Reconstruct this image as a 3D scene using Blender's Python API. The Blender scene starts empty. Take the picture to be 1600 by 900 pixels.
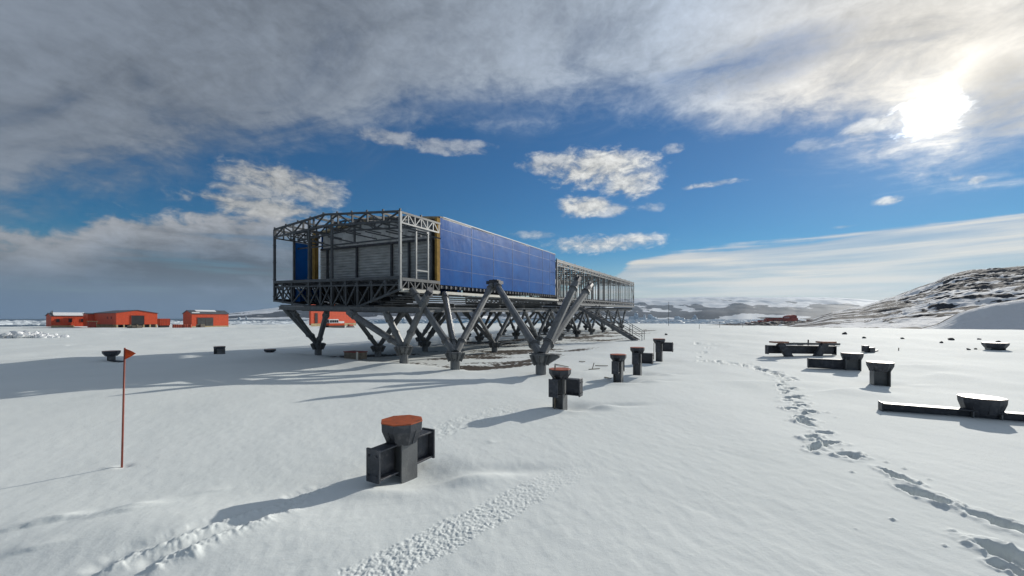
import bpy, math, random
import numpy as np
from math import sin, cos, tan, radians, atan2, hypot, pi
from mathutils import Vector, Matrix

random.seed(7)
SC = bpy.context.scene
COL = SC.collection
EYE = 1.75          # camera height, metres
F = 615.0           # focal length of the photograph in its own pixels (1600 wide)
HZ = 497.0          # horizon line
SEA = -2.6
SUN_AZ, SUN_EL = 46.6, 19.6
AX = radians(28.5)                       # the station's long axis, clockwise from the view
DV = (sin(AX), cos(AX)); XV = (cos(AX), -sin(AX))
P0 = (-4.19, 14.74)                      # foot of the station's near corner


def ground_at(px, py, z=0.0):
    """where the photograph's point lies on level ground"""
    Z = (EYE - z) * F / (py - HZ)
    return ((px - 800) / F * Z, Z)


def from_station(x, y):
    return (P0[0] + x * XV[0] + y * DV[0], P0[1] + x * XV[1] + y * DV[1])


# ------------------------------------------------------------------ noise
def _hash(ix, iy, seed):
    h = (ix.astype(np.int64) * 374761393 + iy.astype(np.int64) * 668265263 + seed * 982451653) & 0xffffffff
    h = ((h ^ (h >> 13)) * 1274126177) & 0xffffffff
    h = (h ^ (h >> 16)) & 0xffffffff
    return h.astype(np.float64) / 4294967295.0


def vnoise(x, y, seed=0):
    ix = np.floor(x); iy = np.floor(y)
    fx = x - ix; fy = y - iy
    fx = fx * fx * fx * (fx * (fx * 6 - 15) + 10); fy = fy * fy * fy * (fy * (fy * 6 - 15) + 10)
    a = _hash(ix, iy, seed); b = _hash(ix + 1, iy, seed); c = _hash(ix, iy + 1, seed); d = _hash(ix + 1, iy + 1, seed)
    return (a + (b - a) * fx) + ((c + (d - c) * fx) - (a + (b - a) * fx)) * fy - 0.5


def fbm(x, y, seed=0, octv=4, gain=0.5):
    s = 0; a = 1.0
    for k in range(octv):
        ca, sa = cos(0.6 * k), sin(0.6 * k)
        s = s + a * vnoise((x * ca - y * sa) + 17.3 * k, (x * sa + y * ca) - 9.1 * k, seed + k)
        x = x * 2.03; y = y * 2.03; a *= gain
    return s


def sstep(a, b, x):
    t = np.clip((x - a) / (b - a), 0, 1)
    return t * t * (3 - 2 * t)


# ------------------------------------------------------------------ materials
def node_mat(name):
    m = bpy.data.materials.new(name); m.use_nodes = True
    nt = m.node_tree
    return m, nt, nt.nodes["Principled BSDF"]


def mat(name, col, rough=0.6, metal=0.0, var=0.25, scale=3.0, spec=0.5, bump=0.0, bscale=40.0, stain=None, stain_amt=0.0, stretch=(1, 1, 1)):
    m, nt, b = node_mat(name)
    N = nt.nodes; L = nt.links
    tc = N.new('ShaderNodeTexCoord'); mp = N.new('ShaderNodeMapping'); mp.inputs['Scale'].default_value = stretch
    L.new(tc.outputs['Object'], mp.inputs[0])
    n = N.new('ShaderNodeTexNoise'); n.inputs['Scale'].default_value = scale; n.inputs['Detail'].default_value = 6
    L.new(mp.outputs[0], n.inputs['Vector'])
    r = N.new('ShaderNodeValToRGB')
    lo = [c * (1 - var) for c in col]; hi = [min(1, c * (1 + var)) for c in col]
    r.color_ramp.elements[0].position = 0.3; r.color_ramp.elements[1].position = 0.7
    r.color_ramp.elements[0].color = (*lo, 1); r.color_ramp.elements[1].color = (*hi, 1)
    L.new(n.outputs['Fac'], r.inputs['Fac'])
    out = r.outputs['Color']
    if stain:
        n2 = N.new('ShaderNodeTexNoise'); n2.inputs['Scale'].default_value = scale * 2.7; n2.inputs['Detail'].default_value = 8
        L.new(mp.outputs[0], n2.inputs['Vector'])
        r2 = N.new('ShaderNodeValToRGB'); r2.color_ramp.elements[0].position = 0.52; r2.color_ramp.elements[1].position = 0.66
        r2.color_ramp.elements[0].color = (0, 0, 0, 1); r2.color_ramp.elements[1].color = (stain_amt,) * 3 + (1,)
        L.new(n2.outputs['Fac'], r2.inputs['Fac'])
        mx = N.new('ShaderNodeMix'); mx.data_type = 'RGBA'
        L.new(r2.outputs['Color'], mx.inputs['Factor']); L.new(out, mx.inputs['A']); mx.inputs['B'].default_value = (*stain, 1)
        out = mx.outputs['Result']
    L.new(out, b.inputs['Base Color'])
    b.inputs['Roughness'].default_value = rough; b.inputs['Metallic'].default_value = metal
    b.inputs['Specular IOR Level'].default_value = spec
    if bump:
        nb = N.new('ShaderNodeTexNoise'); nb.inputs['Scale'].default_value = bscale; nb.inputs['Detail'].default_value = 4
        L.new(mp.outputs[0], nb.inputs['Vector'])
        bp = N.new('ShaderNodeBump'); bp.inputs['Strength'].default_value = bump; bp.inputs['Distance'].default_value = 0.02
        L.new(nb.outputs['Fac'], bp.inputs['Height']); L.new(bp.outputs[0], b.inputs['Normal'])
    return m


M = {}
M['steel'] = mat('galvanised_steel', (0.14, 0.147, 0.153), 0.45, 0.3, 0.22, 2.5, 0.5, 0.15, 60, (0.24, 0.24, 0.235), 0.45)
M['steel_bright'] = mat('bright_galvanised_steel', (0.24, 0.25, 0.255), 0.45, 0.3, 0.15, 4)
M['joint'] = mat('blue_grey_joint_tape', (0.06, 0.14, 0.36), 0.35, 0.0, 0.2, 6)
M['steel_dark'] = mat('dark_steel', (0.055, 0.06, 0.072), 0.5, 0.3, 0.3, 4, 0.5, 0.15, 50, (0.14, 0.14, 0.15), 0.5)
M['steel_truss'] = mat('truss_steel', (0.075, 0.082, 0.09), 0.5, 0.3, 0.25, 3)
M['orange_cap'] = mat('orange_primer', (0.40, 0.085, 0.022), 0.5, 0.0, 0.25, 5, 0.4, 0.1, 60, (0.13, 0.05, 0.03), 0.6)
M['rust_cap'] = mat('faded_primer', (0.33, 0.14, 0.08), 0.3, 0.0, 0.25, 5, 0.7, 0.1, 60, (0.12, 0.06, 0.04), 0.5)
M['cream'] = mat('cream_beam', (0.62, 0.60, 0.53), 0.5, 0.0, 0.1, 3)
M['insul'] = mat('ochre_insulation', (0.30, 0.185, 0.05), 0.9, 0.0, 0.25, 5, 0.2)
M['fascia'] = mat('brown_plywood_edge', (0.42, 0.33, 0.20), 0.8, 0.0, 0.25, 4, 0.2)
M['attic'] = mat('grey_board', (0.55, 0.56, 0.56), 0.7, 0.0, 0.2, 1.5, 0.3, 0, 40, (0.2, 0.2, 0.2), 0.5)
M['belly'] = mat('underside_panel', (0.12, 0.125, 0.13), 0.5, 0.2, 0.2, 2)
M['red'] = mat('red_wall_sheet', (0.50, 0.065, 0.022), 0.55, 0.0, 0.15, 0.6, 0.3)
M['red_dull'] = mat('dull_red_sheet', (0.32, 0.05, 0.03), 0.6, 0.0, 0.2, 0.6, 0.3)
M['roof_dark'] = mat('dark_roof_sheet', (0.10, 0.11, 0.125), 0.6, 0.2, 0.2, 0.5)
M['roof_snow'] = mat('roof_snow', (0.82, 0.83, 0.84), 0.7, 0, 0.04, 1)
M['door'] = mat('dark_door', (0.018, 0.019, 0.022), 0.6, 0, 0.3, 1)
M['door_grey'] = mat('grey_door', (0.045, 0.05, 0.05), 0.6, 0, 0.3, 1)
M['plinth'] = mat('pale_timber', (0.45, 0.36, 0.20), 0.8, 0, 0.2, 1)
M['wood'] = mat('weathered_wood', (0.20, 0.17, 0.13), 0.8, 0, 0.3, 8)
M['rod'] = mat('red_painted_cane', (0.28, 0.07, 0.045), 0.55, 0, 0.25, 6)
M['flag'] = mat('orange_cloth', (0.55, 0.075, 0.02), 0.8, 0, 0.12, 20, 0.2)
M['glass'] = mat('dark_glass', (0.02, 0.025, 0.03), 0.15, 0, 0.1, 2)
M['white'] = mat('white_paint', (0.75, 0.75, 0.74), 0.5, 0, 0.08, 2)
M['rock'] = mat('dark_rock', (0.05, 0.048, 0.052), 0.85, 0, 0.4, 1.2, 0.3, 0.5, 6)
M['ice'] = mat('berg_ice', (0.66, 0.76, 0.84), 0.5, 0, 0.12, 0.02)
M['snow_lump'] = mat('lump_snow', (0.83, 0.84, 0.85), 0.7, 0, 0.05, 1.5, 0.3, 0.4, 6)
M['brash'] = mat('brash_ice', (0.72, 0.78, 0.82), 0.6, 0, 0.15, 0.05)
M['drum'] = mat('drum_paint', (0.48, 0.075, 0.03), 0.5, 0, 0.3, 0.8)
M['black'] = mat('black_rubber', (0.02, 0.02, 0.02), 0.7, 0, 0.2, 3)
M['yellow_paint'] = mat('yellow_paint', (0.45, 0.38, 0.06), 0.6, 0, 0.2, 20)


def blue_foil():
    m, nt, b = node_mat('blue_foil_sheet'); N = nt.nodes; L = nt.links
    tc = N.new('ShaderNodeTexCoord')
    n = N.new('ShaderNodeTexNoise'); n.inputs['Scale'].default_value = 0.9; n.inputs['Detail'].default_value = 6
    L.new(tc.outputs['Object'], n.inputs['Vector'])
    r = N.new('ShaderNodeValToRGB')
    r.color_ramp.elements[0].color = (0.002, 0.072, 0.30, 1); r.color_ramp.elements[1].color = (0.004, 0.120, 0.43, 1)
    r.color_ramp.elements[0].position = 0.3; r.color_ramp.elements[1].position = 0.7
    L.new(n.outputs['Fac'], r.inputs['Fac']); L.new(r.outputs['Color'], b.inputs['Base Color'])
    b.inputs['Roughness'].default_value = 0.25
    b.inputs['Specular IOR Level'].default_value = 0.26
    mp = N.new('ShaderNodeMapping'); mp.inputs['Scale'].default_value = (1, 1, 0.35)
    L.new(tc.outputs['Object'], mp.inputs[0])
    n2 = N.new('ShaderNodeTexNoise'); n2.inputs['Scale'].default_value = 7; n2.inputs['Detail'].default_value = 3; n2.inputs['Distortion'].default_value = 0.6
    L.new(mp.outputs[0], n2.inputs['Vector'])
    n3 = N.new('ShaderNodeTexNoise'); n3.inputs['Scale'].default_value = 1.2
    L.new(tc.outputs['Object'], n3.inputs['Vector'])
    ad = N.new('ShaderNodeMath'); ad.operation = 'MULTIPLY_ADD'; ad.inputs[1].default_value = 3.0
    L.new(n3.outputs['Fac'], ad.inputs[0]); L.new(n2.outputs['Fac'], ad.inputs[2])
    bp = N.new('ShaderNodeBump'); bp.inputs['Strength'].default_value = 0.15; bp.inputs['Distance'].default_value = 0.03
    L.new(ad.outputs[0], bp.inputs['Height']); L.new(bp.outputs[0], b.inputs['Normal'])
    return m


def wave_sheet(name, col, scale, axis='Z', rough=0.55, var=0.2, strength=0.6, metal=0.2):
    m, nt, b = node_mat(name); N = nt.nodes; L = nt.links
    tc = N.new('ShaderNodeTexCoord')
    n = N.new('ShaderNodeTexNoise'); n.inputs['Scale'].default_value = 1.6; n.inputs['Detail'].default_value = 7
    mp = N.new('ShaderNodeMapping'); mp.inputs['Scale'].default_value = (1, 1, 5) if axis == 'Z' else (1, 1, 1)
    L.new(tc.outputs['Object'], mp.inputs[0]); L.new(mp.outputs[0], n.inputs['Vector'])
    r = N.new('ShaderNodeValToRGB'); r.color_ramp.elements[0].position = 0.3; r.color_ramp.elements[1].position = 0.72
    r.color_ramp.elements[0].color = (*[c * (1 - var) for c in col], 1); r.color_ramp.elements[1].color = (*[c * (1 + var) for c in col], 1)
    L.new(n.outputs['Fac'], r.inputs['Fac']); L.new(r.outputs['Color'], b.inputs['Base Color'])
    w = N.new('ShaderNodeTexWave'); w.bands_direction = axis; w.inputs['Scale'].default_value = scale
    L.new(tc.outputs['Object'], w.inputs['Vector'])
    bp = N.new('ShaderNodeBump'); bp.inputs['Strength'].default_value = strength; bp.inputs['Distance'].default_value = 0.03
    L.new(w.outputs['Fac'], bp.inputs['Height']); L.new(bp.outputs[0], b.inputs['Normal'])
    b.inputs['Roughness'].default_value = rough; b.inputs['Metallic'].default_value = metal
    return m


M['blue'] = blue_foil()
M['corrugated'] = wave_sheet('corrugated_grey_sheet', (0.46, 0.475, 0.475), 1.6, 'Z', 0.5, 0.3, 0.3)
M['red_sheet'] = wave_sheet('ribbed_red_sheet', (0.64, 0.075, 0.018), 0.5, 'Y', 0.55, 0.12, 0.25, 0.0)


# ------------------------------------------------------------------ mesh helpers
class MB:
    def __init__(s): s.v = []; s.f = []

    def poly(s, pts, faces):
        o = len(s.v); s.v += [tuple(p) for p in pts]; s.f += [tuple(i + o for i in f) for f in faces]; return s

    def box(s, c, d, R=None):
        x, y, z = d[0] / 2, d[1] / 2, d[2] / 2
        pts = [Vector((a, b, e)) for e in (-z, z) for (a, b) in ((-x, -y), (x, -y), (x, y), (-x, y))]
        if R is not None: pts = [R @ p for p in pts]
        pts = [p + Vector(c) for p in pts]
        return s.poly(pts, [(3, 2, 1, 0), (4, 5, 6, 7), (0, 1, 5, 4), (1, 2, 6, 5), (2, 3, 7, 6), (3, 0, 4, 7)])

    def span(s, a, b):
        return s.box([(a[i] + b[i]) / 2 for i in range(3)], [abs(b[i] - a[i]) for i in range(3)])

    def frame_of(s, p, q, up):
        p = Vector(p); q = Vector(q); t = (q - p).normalized(); u = Vector(up)
        if abs(t.dot(u)) > 0.97: u = Vector((0, 1, 0)) if abs(t.y) < 0.9 else Vector((1, 0, 0))
        sd = t.cross(u).normalized(); u = sd.cross(t).normalized()
        return p, q, sd, u

    def beam(s, p, q, w, h=None, up=(0, 0, 1)):
        h = h or w
        p, q, sd, u = s.frame_of(p, q, up)
        pts = [o + sd * a * w / 2 + u * b * h / 2 for o in (p, q) for a, b in ((-1, -1), (1, -1), (1, 1), (-1, 1))]
        return s.poly(pts, [(3, 2, 1, 0), (4, 5, 6, 7), (0, 1, 5, 4), (1, 2, 6, 5), (2, 3, 7, 6), (3, 0, 4, 7)])

    def ibeam(s, p, q, w, h, t=0.018, up=(0, 0, 1)):
        p, q, sd, u = s.frame_of(p, q, up)
        for k in (-1, 1): s.beam(p + u * k * (h - t) / 2, q + u * k * (h - t) / 2, w, t, u)
        s.beam(p, q, t, h - 2 * t, u); return s

    def tube(s, p, q, r0, r1=None, n=8, up=(0, 0, 1), ph=0.0):
        r1 = r0 if r1 is None else r1
        p, q, sd, u = s.frame_of(p, q, up)
        pts = []
        for o, r in ((p, r0), (q, r1)):
            for k in range(n):
                a = 2 * pi * k / n + ph; pts.append(o + (sd * cos(a) + u * sin(a)) * r)
        fc = [(k, (k + 1) % n, n + (k + 1) % n, n + k) for k in range(n)] + [tuple(range(n - 1, -1, -1)), tuple(range(n, 2 * n))]
        return s.poly(pts, fc)

    def lathe(s, rings, n=8, ph=0.0, c=(0, 0), sx=1.0):
        pts = []
        for z, r in rings:
            for k in range(n):
                a = 2 * pi * (k + 0.5) / n + ph; pts.append((c[0] + r * cos(a) * sx, c[1] + r * sin(a), z))
        fc = []
        for i in range(len(rings) - 1):
            for k in range(n):
                fc.append((i * n + k, i * n + (k + 1) % n, (i + 1) * n + (k + 1) % n, (i + 1) * n + k))
        fc.append(tuple(range(n - 1, -1, -1))); fc.append(tuple((len(rings) - 1) * n + k for k in range(n)))
        return s.poly(pts, fc)

    def prism(s, poly, y0, y1):
        """closed outline in x,z pushed along y"""
        n = len(poly)
        pts = [(x, y0, z) for x, z in poly] + [(x, y1, z) for x, z in poly]
        return s.poly(pts, [(k, (k + 1) % n, n + (k + 1) % n, n + k) for k in range(n)] + [tuple(range(n - 1, -1, -1)), tuple(range(n, 2 * n))])

    def build(s, name, m, parent=None, smooth=False, xf=None, bevel=0.0):
        v = [xf(p) for p in s.v] if xf else s.v
        me = bpy.data.meshes.new(name); me.from_pydata(v, [], s.f)
        import bmesh
        bm = bmesh.new(); bm.from_mesh(me); bmesh.ops.recalc_face_normals(bm, faces=bm.faces); bm.to_mesh(me); bm.free()
        me.materials.append(m)
        if smooth:
            for p in me.polygons: p.use_smooth = True
        o = bpy.data.objects.new(name, me); COL.objects.link(o)
        if parent: o.parent = parent
        if bevel:
            b = o.modifiers.new('bevel', 'BEVEL'); b.width = bevel; b.segments = 1; b.limit_method = 'ANGLE'
        return o


def tag(o, label=None, cat=None, group=None, kind=None):
    if label:
        o['label'] = label
        if not kind: kind = 'thing'
    if cat: o['category'] = cat
    if group: o['group'] = group
    if kind: o['kind'] = kind
    return o


def empty(name, loc, rz=0.0, label=None, cat=None, group=None):
    o = bpy.data.objects.new(name, None); COL.objects.link(o); o.location = loc; o.rotation_euler = (0, 0, rz)
    o.empty_display_size = 0.2
    return tag(o, label, cat, group)


def copy_tree(o, parent=None):
    c = o.copy(); COL.objects.link(c); c.parent = parent
    for ch in [x for x in bpy.data.objects if x.parent == o]: copy_tree(ch, c)
    return c


def grid_mesh(name, V, nr, nc, m, wrap=False, attrs=None, smooth=True):
    me = bpy.data.meshes.new(name)
    i = np.arange(nr - 1)[:, None]; nj = nc if wrap else nc - 1
    j = np.arange(nj)[None, :]; j2 = (j + 1) % nc
    Fq = np.stack([i * nc + j, i * nc + j2, (i + 1) * nc + j2, (i + 1) * nc + j], -1).reshape(-1, 4).astype(np.int32)
    me.vertices.add(len(V)); me.vertices.foreach_set('co', np.asarray(V, dtype=np.float32).ravel())
    me.loops.add(Fq.size); me.loops.foreach_set('vertex_index', Fq.ravel())
    me.polygons.add(len(Fq)); me.polygons.foreach_set('loop_start', np.arange(0, Fq.size, 4, dtype=np.int32))
    me.update(calc_edges=True)
    if smooth: me.polygons.foreach_set('use_smooth', np.ones(len(Fq), dtype=bool))
    for k, a in (attrs or {}).items():
        at = me.attributes.new(k, 'FLOAT', 'POINT'); at.data.foreach_set('value', np.asarray(a, dtype=np.float32))
    me.materials.append(m); me.validate(); me.update()
    o = bpy.data.objects.new(name, me); COL.objects.link(o)
    return o


# ------------------------------------------------------------------ the snow field
PED = []   # (x, y, strength) of pillars with wind scoops


def seg_dist(X, Y, pts):
    """distance to a polyline, signed side and length along it"""
    best = np.full(X.shape, 1e9); along = np.zeros(X.shape); side = np.zeros(X.shape); acc = 0.0
    for (ax, ay), (bx, by) in zip(pts[:-1], pts[1:]):
        dx, dy = bx - ax, by - ay; L = hypot(dx, dy)
        t = np.clip(((X - ax) * dx + (Y - ay) * dy) / (L * L), 0, 1)
        ex, ey = X - (ax + t * dx), Y - (ay + t * dy)
        d = np.hypot(ex, ey); sg = np.sign(dx * ey - dy * ex)
        m = d < best
        best = np.where(m, d, best); along = np.where(m, acc + t * L, along); side = np.where(m, sg, side); acc += L
    return best, along, side, acc


def broad(X, Y):
    X = np.asarray(X, float); Y = np.asarray(Y, float)
    r = np.hypot(X, Y); az = np.degrees(np.arctan2(X, np.maximum(Y, 1e-6)))
    w = sstep(-24, 6, az)
    zr = np.interp(r, [0, 14, 22, 32, 45, 60, 78, 120, 200, 300, 345, 400, 2000], [0, 0, .05, .22, .42, .55, .25, -.9, -1.9, -2.2, -2.8, -4.2, -4.2])
    zl = np.interp(r, [0, 15, 30, 60, 120, 205, 290, 325, 400, 2000], [0, 0, -.03, -.35, -.92, -1.85, -2.15, -2.8, -4.2, -4.2])
    z = zl * (1 - w) + zr * w
    # drifts
    far = np.clip(r / 40, 0.15, 1.0)
    z = z + 0.10 * far * fbm(X / 5.0, Y / 7.5, 3, 3) + 0.035 * np.clip(r / 14, .18, 1) * fbm(X / 1.9 + 3, Y / 2.6, 11, 3)
    z = z + np.clip((r - 50) / 60, 0, 1) * np.clip((330 - r) / 80, 0, 1) * 0.30 * fbm(X / 9, Y / 14, 31, 4)
    # hollow scoured out below the station and the bank before it
    rx, ry = X - P0[0], Y - P0[1]
    lx = rx * XV[0] + ry * XV[1]; ly = rx * DV[0] + ry * DV[1]
    wob = 0.8 * fbm(X / 3, Y / 3, 51, 3)
    hol = sstep(-9.3, -7.6, lx + wob) * (1 - sstep(2.6, 5.2, lx + wob)) * sstep(-0.1, 1.0, ly + wob) * (1 - sstep(36, 44, ly))
    z = z - 0.13 * hol
    d, al, sd, L = seg_dist(X, Y, [(-24, 15.2), (-17.8, 17.0), (-12.2, 19.2), (-8.0, 17.6), (-5.4, 14.9), (-4.2, 14.0)])
    z = z + 0.11 * np.exp(-(d / 0.9) ** 2) * (0.7 + 0.6 * fbm(al / 3, d * 0, 5, 2))
    z = z + .09 * np.exp(-((X + 2.75) / 1.3) ** 2 - ((Y - 3.15) / .55) ** 2) + .10 * np.exp(-((X + 13.5) / 5.0) ** 2 - ((Y - 9.8) / 1.8) ** 2)
    return z


def G(x, y):
    return float(broad(np.array([x]), np.array([y]))[0])


def pixline(pts):
    return [ground_at(*p) for p in pts]


PRINTS = [  # px, py, length, width, heading of the pit in degrees from the view, depth
    (1406, 746, .40, .13, 4, .10), (1441, 772, .40, .19, -7, .12), (1464, 781, .20, .13, 10, .07), (1560, 816, .44, .19, -4, .12), (1572, 866, .34, .20, -10, .09), (1592, 880, .36, .20, 0, .10), (1556, 858, .22, .16, 20, .06), (1556, 884, .09, .08, 0, .05), (1577, 889, .10, .08, 0, .05), (1591, 896, .09, .08, 0, .05),
]
_rs = np.random.RandomState(21)
for _px, _py, _w in ((1328, 714, .30), (1283, 697, .34), (1290, 686, .26), (1275, 679, .36), (1258, 657, .40), (1248, 656, .30), (1262, 645, .36), (1240, 638, .36), (1252, 632, .34), (1236, 624, .38), (1248, 617, .34), (1226, 612, .34), (1236, 606, .36), (1218, 600, .34), (1228, 594, .40), (1240, 591, .36), (1222, 588, .44), (1216, 584, .44),
                     (1206, 581, .46), (1195, 578, .46), (1186, 575, .46), (1178, 573, .46), (1166, 571, .5), (1150, 569, .5), (1135, 567.5, .5), (1118, 566.5, .5), (1102, 566, .5), (1095, 552, .5), (1103, 546, .5), (1108, 541, .6), (1090, 540, .6), (1092, 559, .4)):
    for _k in range(3):
        _Z = EYE * F / (_py - HZ)
        PRINTS.append((_px + _rs.normal(0, .16 * _w * F / _Z), _py + _rs.normal(0, .16 * F * EYE / _Z ** 2), _w * _rs.uniform(.55, 1.0), _w * _rs.uniform(.28, .45), _rs.normal(70, 35), _rs.uniform(.05, .095)))
TRACK_A = pixline([(545, 915), (600, 887), (690, 840), (780, 795), (850, 757), (900, 733), (960, 705)])
TRACK_B = pixline([(140, 912), (190, 888), (330, 838), (430, 795), (500, 768), (545, 748)])
TRACK_C = pixline([(215, 905), (300, 868), (390, 832), (450, 803), (490, 775)])
TRACK_D = pixline([(640, 690), (700, 668), (760, 648), (830, 632)])


def detail(X, Y):
    dz = np.zeros(X.shape)
    r = np.hypot(X, Y)
    near = np.clip(1 - r / 30, 0, 1)
    dz += near * (0.006 * fbm(X / 0.55, Y / 0.9, 71, 4) + 0.0035 * fbm(X / 0.09 + Y / .5, Y / 0.14, 75, 2))
    dz += near * .0022 * fbm((X * .96 + Y * .28) / .30, (Y * .96 - X * .28) / .055, 91, 3) * np.clip(vnoise(X / 1.7, Y / 1.7, 93) + .45, 0, 1)
    # wind ripples across the field
    dz += near * 0.003 * fbm((X * .8 + Y * .6) / 0.28, (Y * .8 - X * .6) / 1.4, 83, 3) * np.clip(vnoise(X / 2.5, Y / 2.5, 88) + .6, 0, 1)
    # foot prints
    for k, (px, py, ln, wd, hd, dp) in enumerate(PRINTS):
        cx, cy = ground_at(px, py)
        m = (np.abs(X - cx) < ln * 1.6 + .35) & (np.abs(Y - cy) < ln * 1.6 + .35)
        if not m.any(): continue
        x = X[m] - cx; y = Y[m] - cy
        a = radians(hd); u = x * sin(a) + y * cos(a); v = x * cos(a) - y * sin(a)
        n1 = fbm(X[m] / .10, Y[m] / .10, 100 + k, 3)
        q = np.sqrt((u / (ln / 2)) ** 2 + (v / (wd / 2)) ** 2) + n1 * 0.75
        pit = 1 - sstep(0.62, 1.1, q)
        rim = np.exp(-((q - 1.45) / 0.38) ** 2)
        dz[m] += -1.2 * dp * pit * (0.75 + 0.6 * n1) + pit * .022 * fbm(X[m] / .035, Y[m] / .035, 200 + k, 3) + rim * (0.008 + 0.035 * np.clip(fbm(X[m] / .06, Y[m] / .06, 300 + k, 2), 0, 1))
    # crumbs thrown out beside the prints
    rs = np.random.RandomState(5)
    for k in range(70):
        p = PRINTS[rs.randint(0, 40)]; cx, cy = ground_at(p[0], p[1])
        cx += rs.normal(.08, .22); cy += rs.normal(0, .22); rr = rs.uniform(.008, .022)
        m = (np.abs(X - cx) < rr * 3) & (np.abs(Y - cy) < rr * 3)
        if m.any(): dz[m] += rr * 1.1 * np.exp(-((X[m] - cx) ** 2 + (Y[m] - cy) ** 2) / rr ** 2)
    # rough tread bands
    def band(pts, wd, amp, sc, seed, fade0, fade1, sink=0.0):
        d, al, sd, L = seg_dist(X, Y, pts)
        e = 1 - sstep(wd * .42, wd * .58, d + .1 * wd * fbm(X / .2, Y / .2, seed, 2))
        e = e * sstep(0, fade0, al) * (1 - sstep(L - fade1, L, al))
        return e * (amp * fbm(X / sc, Y / sc, seed + 3, 3, .6) - sink)
    dz += band(TRACK_A, .40, .0095, .024, 501, .01, 2.6, .003)
    dz += band(TRACK_D, .60, .010, .06, 541, .6, 1.0, .003)
    for T, sd0, h, fade in ((TRACK_B, 601, .022, .5), (TRACK_C, 631, .026, .4)):
        d, al, sd, L = seg_dist(X, Y, T)
        n = fbm(al / .13, al * 0 + 2, sd0, 4)
        s = d * sd + n * .06
        f = sstep(0, .1, al) * (1 - sstep(L - fade, L, al))
        lip = np.where(s > 0, np.exp(-(s / .022) ** 2), np.exp(-(s / .085) ** 2))
        dz += f * h * (0.55 + 1.1 * np.clip(n + .3, 0, 1)) * lip + f * .020 * fbm(X / .035, Y / .035, sd0 + 9, 3) * np.exp(-(s / .06) ** 2)
        dz -= f * .020 * np.exp(-((s - .10) / .07) ** 2)
    for px, py, ln, h in ((60, 826, .5, .03), (95, 818, .25, .02), (190, 808, .35, .03), (215, 800, .3, .025), (45, 870, .3, .02), (330, 770, .3, .012), (770, 692, .12, .01)):
        cx, cy = ground_at(px, py); a = radians(60)
        u = (X - cx) * sin(a) + (Y - cy) * cos(a); v = (X - cx) * cos(a) - (Y - cy) * sin(a) + .03 * fbm(X / .15, Y / .15, 700, 2)
        dz += h * np.exp(-(u / (ln / 2)) ** 2) * np.where(v > 0, np.exp(-(v / .02) ** 2), np.exp(-(v / .14) ** 2))
    # wind scoops and tails round the pillars
    for (cx, cy, s) in PED:
        m = (np.abs(X - cx) < 3.2) & (np.abs(Y - cy) < 3.2)
        if not m.any(): continue
        x = X[m] - cx; y = Y[m] - cy
        dz[m] += s * (-.075 * np.exp(-(((x - .22) / .42) ** 2 + ((y + .02) / .40) ** 2))
                      + .060 * np.exp(-(((x - .80) / .34) ** 2 + ((y + .22 - .25 * (x - .8)) / .16) ** 2))
                      + .035 * np.exp(-(((x + .05) / .5) ** 2 + ((y + .52) / .16) ** 2))
                      - .030 * np.exp(-(((x - 1.25) / .5) ** 2 + ((y - .10) / .16) ** 2)))
    fx, fy = ground_at(190, 728); dz += -.02 * np.exp(-(((X - fx - .04) / .07) ** 2 + ((Y - fy) / .06) ** 2)) + .010 * np.exp(-(((X - fx + .09) / .10) ** 2 + ((Y - fy + .05) / .05) ** 2))
    # scattered wind-cut lips farther out
    rs = np.random.RandomState(9)
    for k in range(70):
        az = radians(rs.uniform(8, 50)); rr = rs.uniform(11, 48); cx, cy = rr * sin(az), rr * cos(az)
        if k > 52:
            az = radians(rs.uniform(-50, -20)); rr = rs.uniform(30, 70); cx, cy = rr * sin(az), rr * cos(az)
        ln = rs.uniform(.4, 1.6); h = rs.uniform(.02, .06); a = radians(rs.uniform(60, 100))
        m = (np.abs(X - cx) < 3) & (np.abs(Y - cy) < 3)
        if not m.any(): continue
        x = X[m] - cx; y = Y[m] - cy
        u = x * sin(a) + y * cos(a); v = -(x * cos(a) - y * sin(a)) + .12 * fbm(X[m] / .5, Y[m] / .5, 900 + k, 2)
        dz[m] += h * np.exp(-(u / ln) ** 2) * np.where(v > 0, np.exp(-(v / .10) ** 2), np.exp(-(v / .9) ** 2))
    return dz


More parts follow.
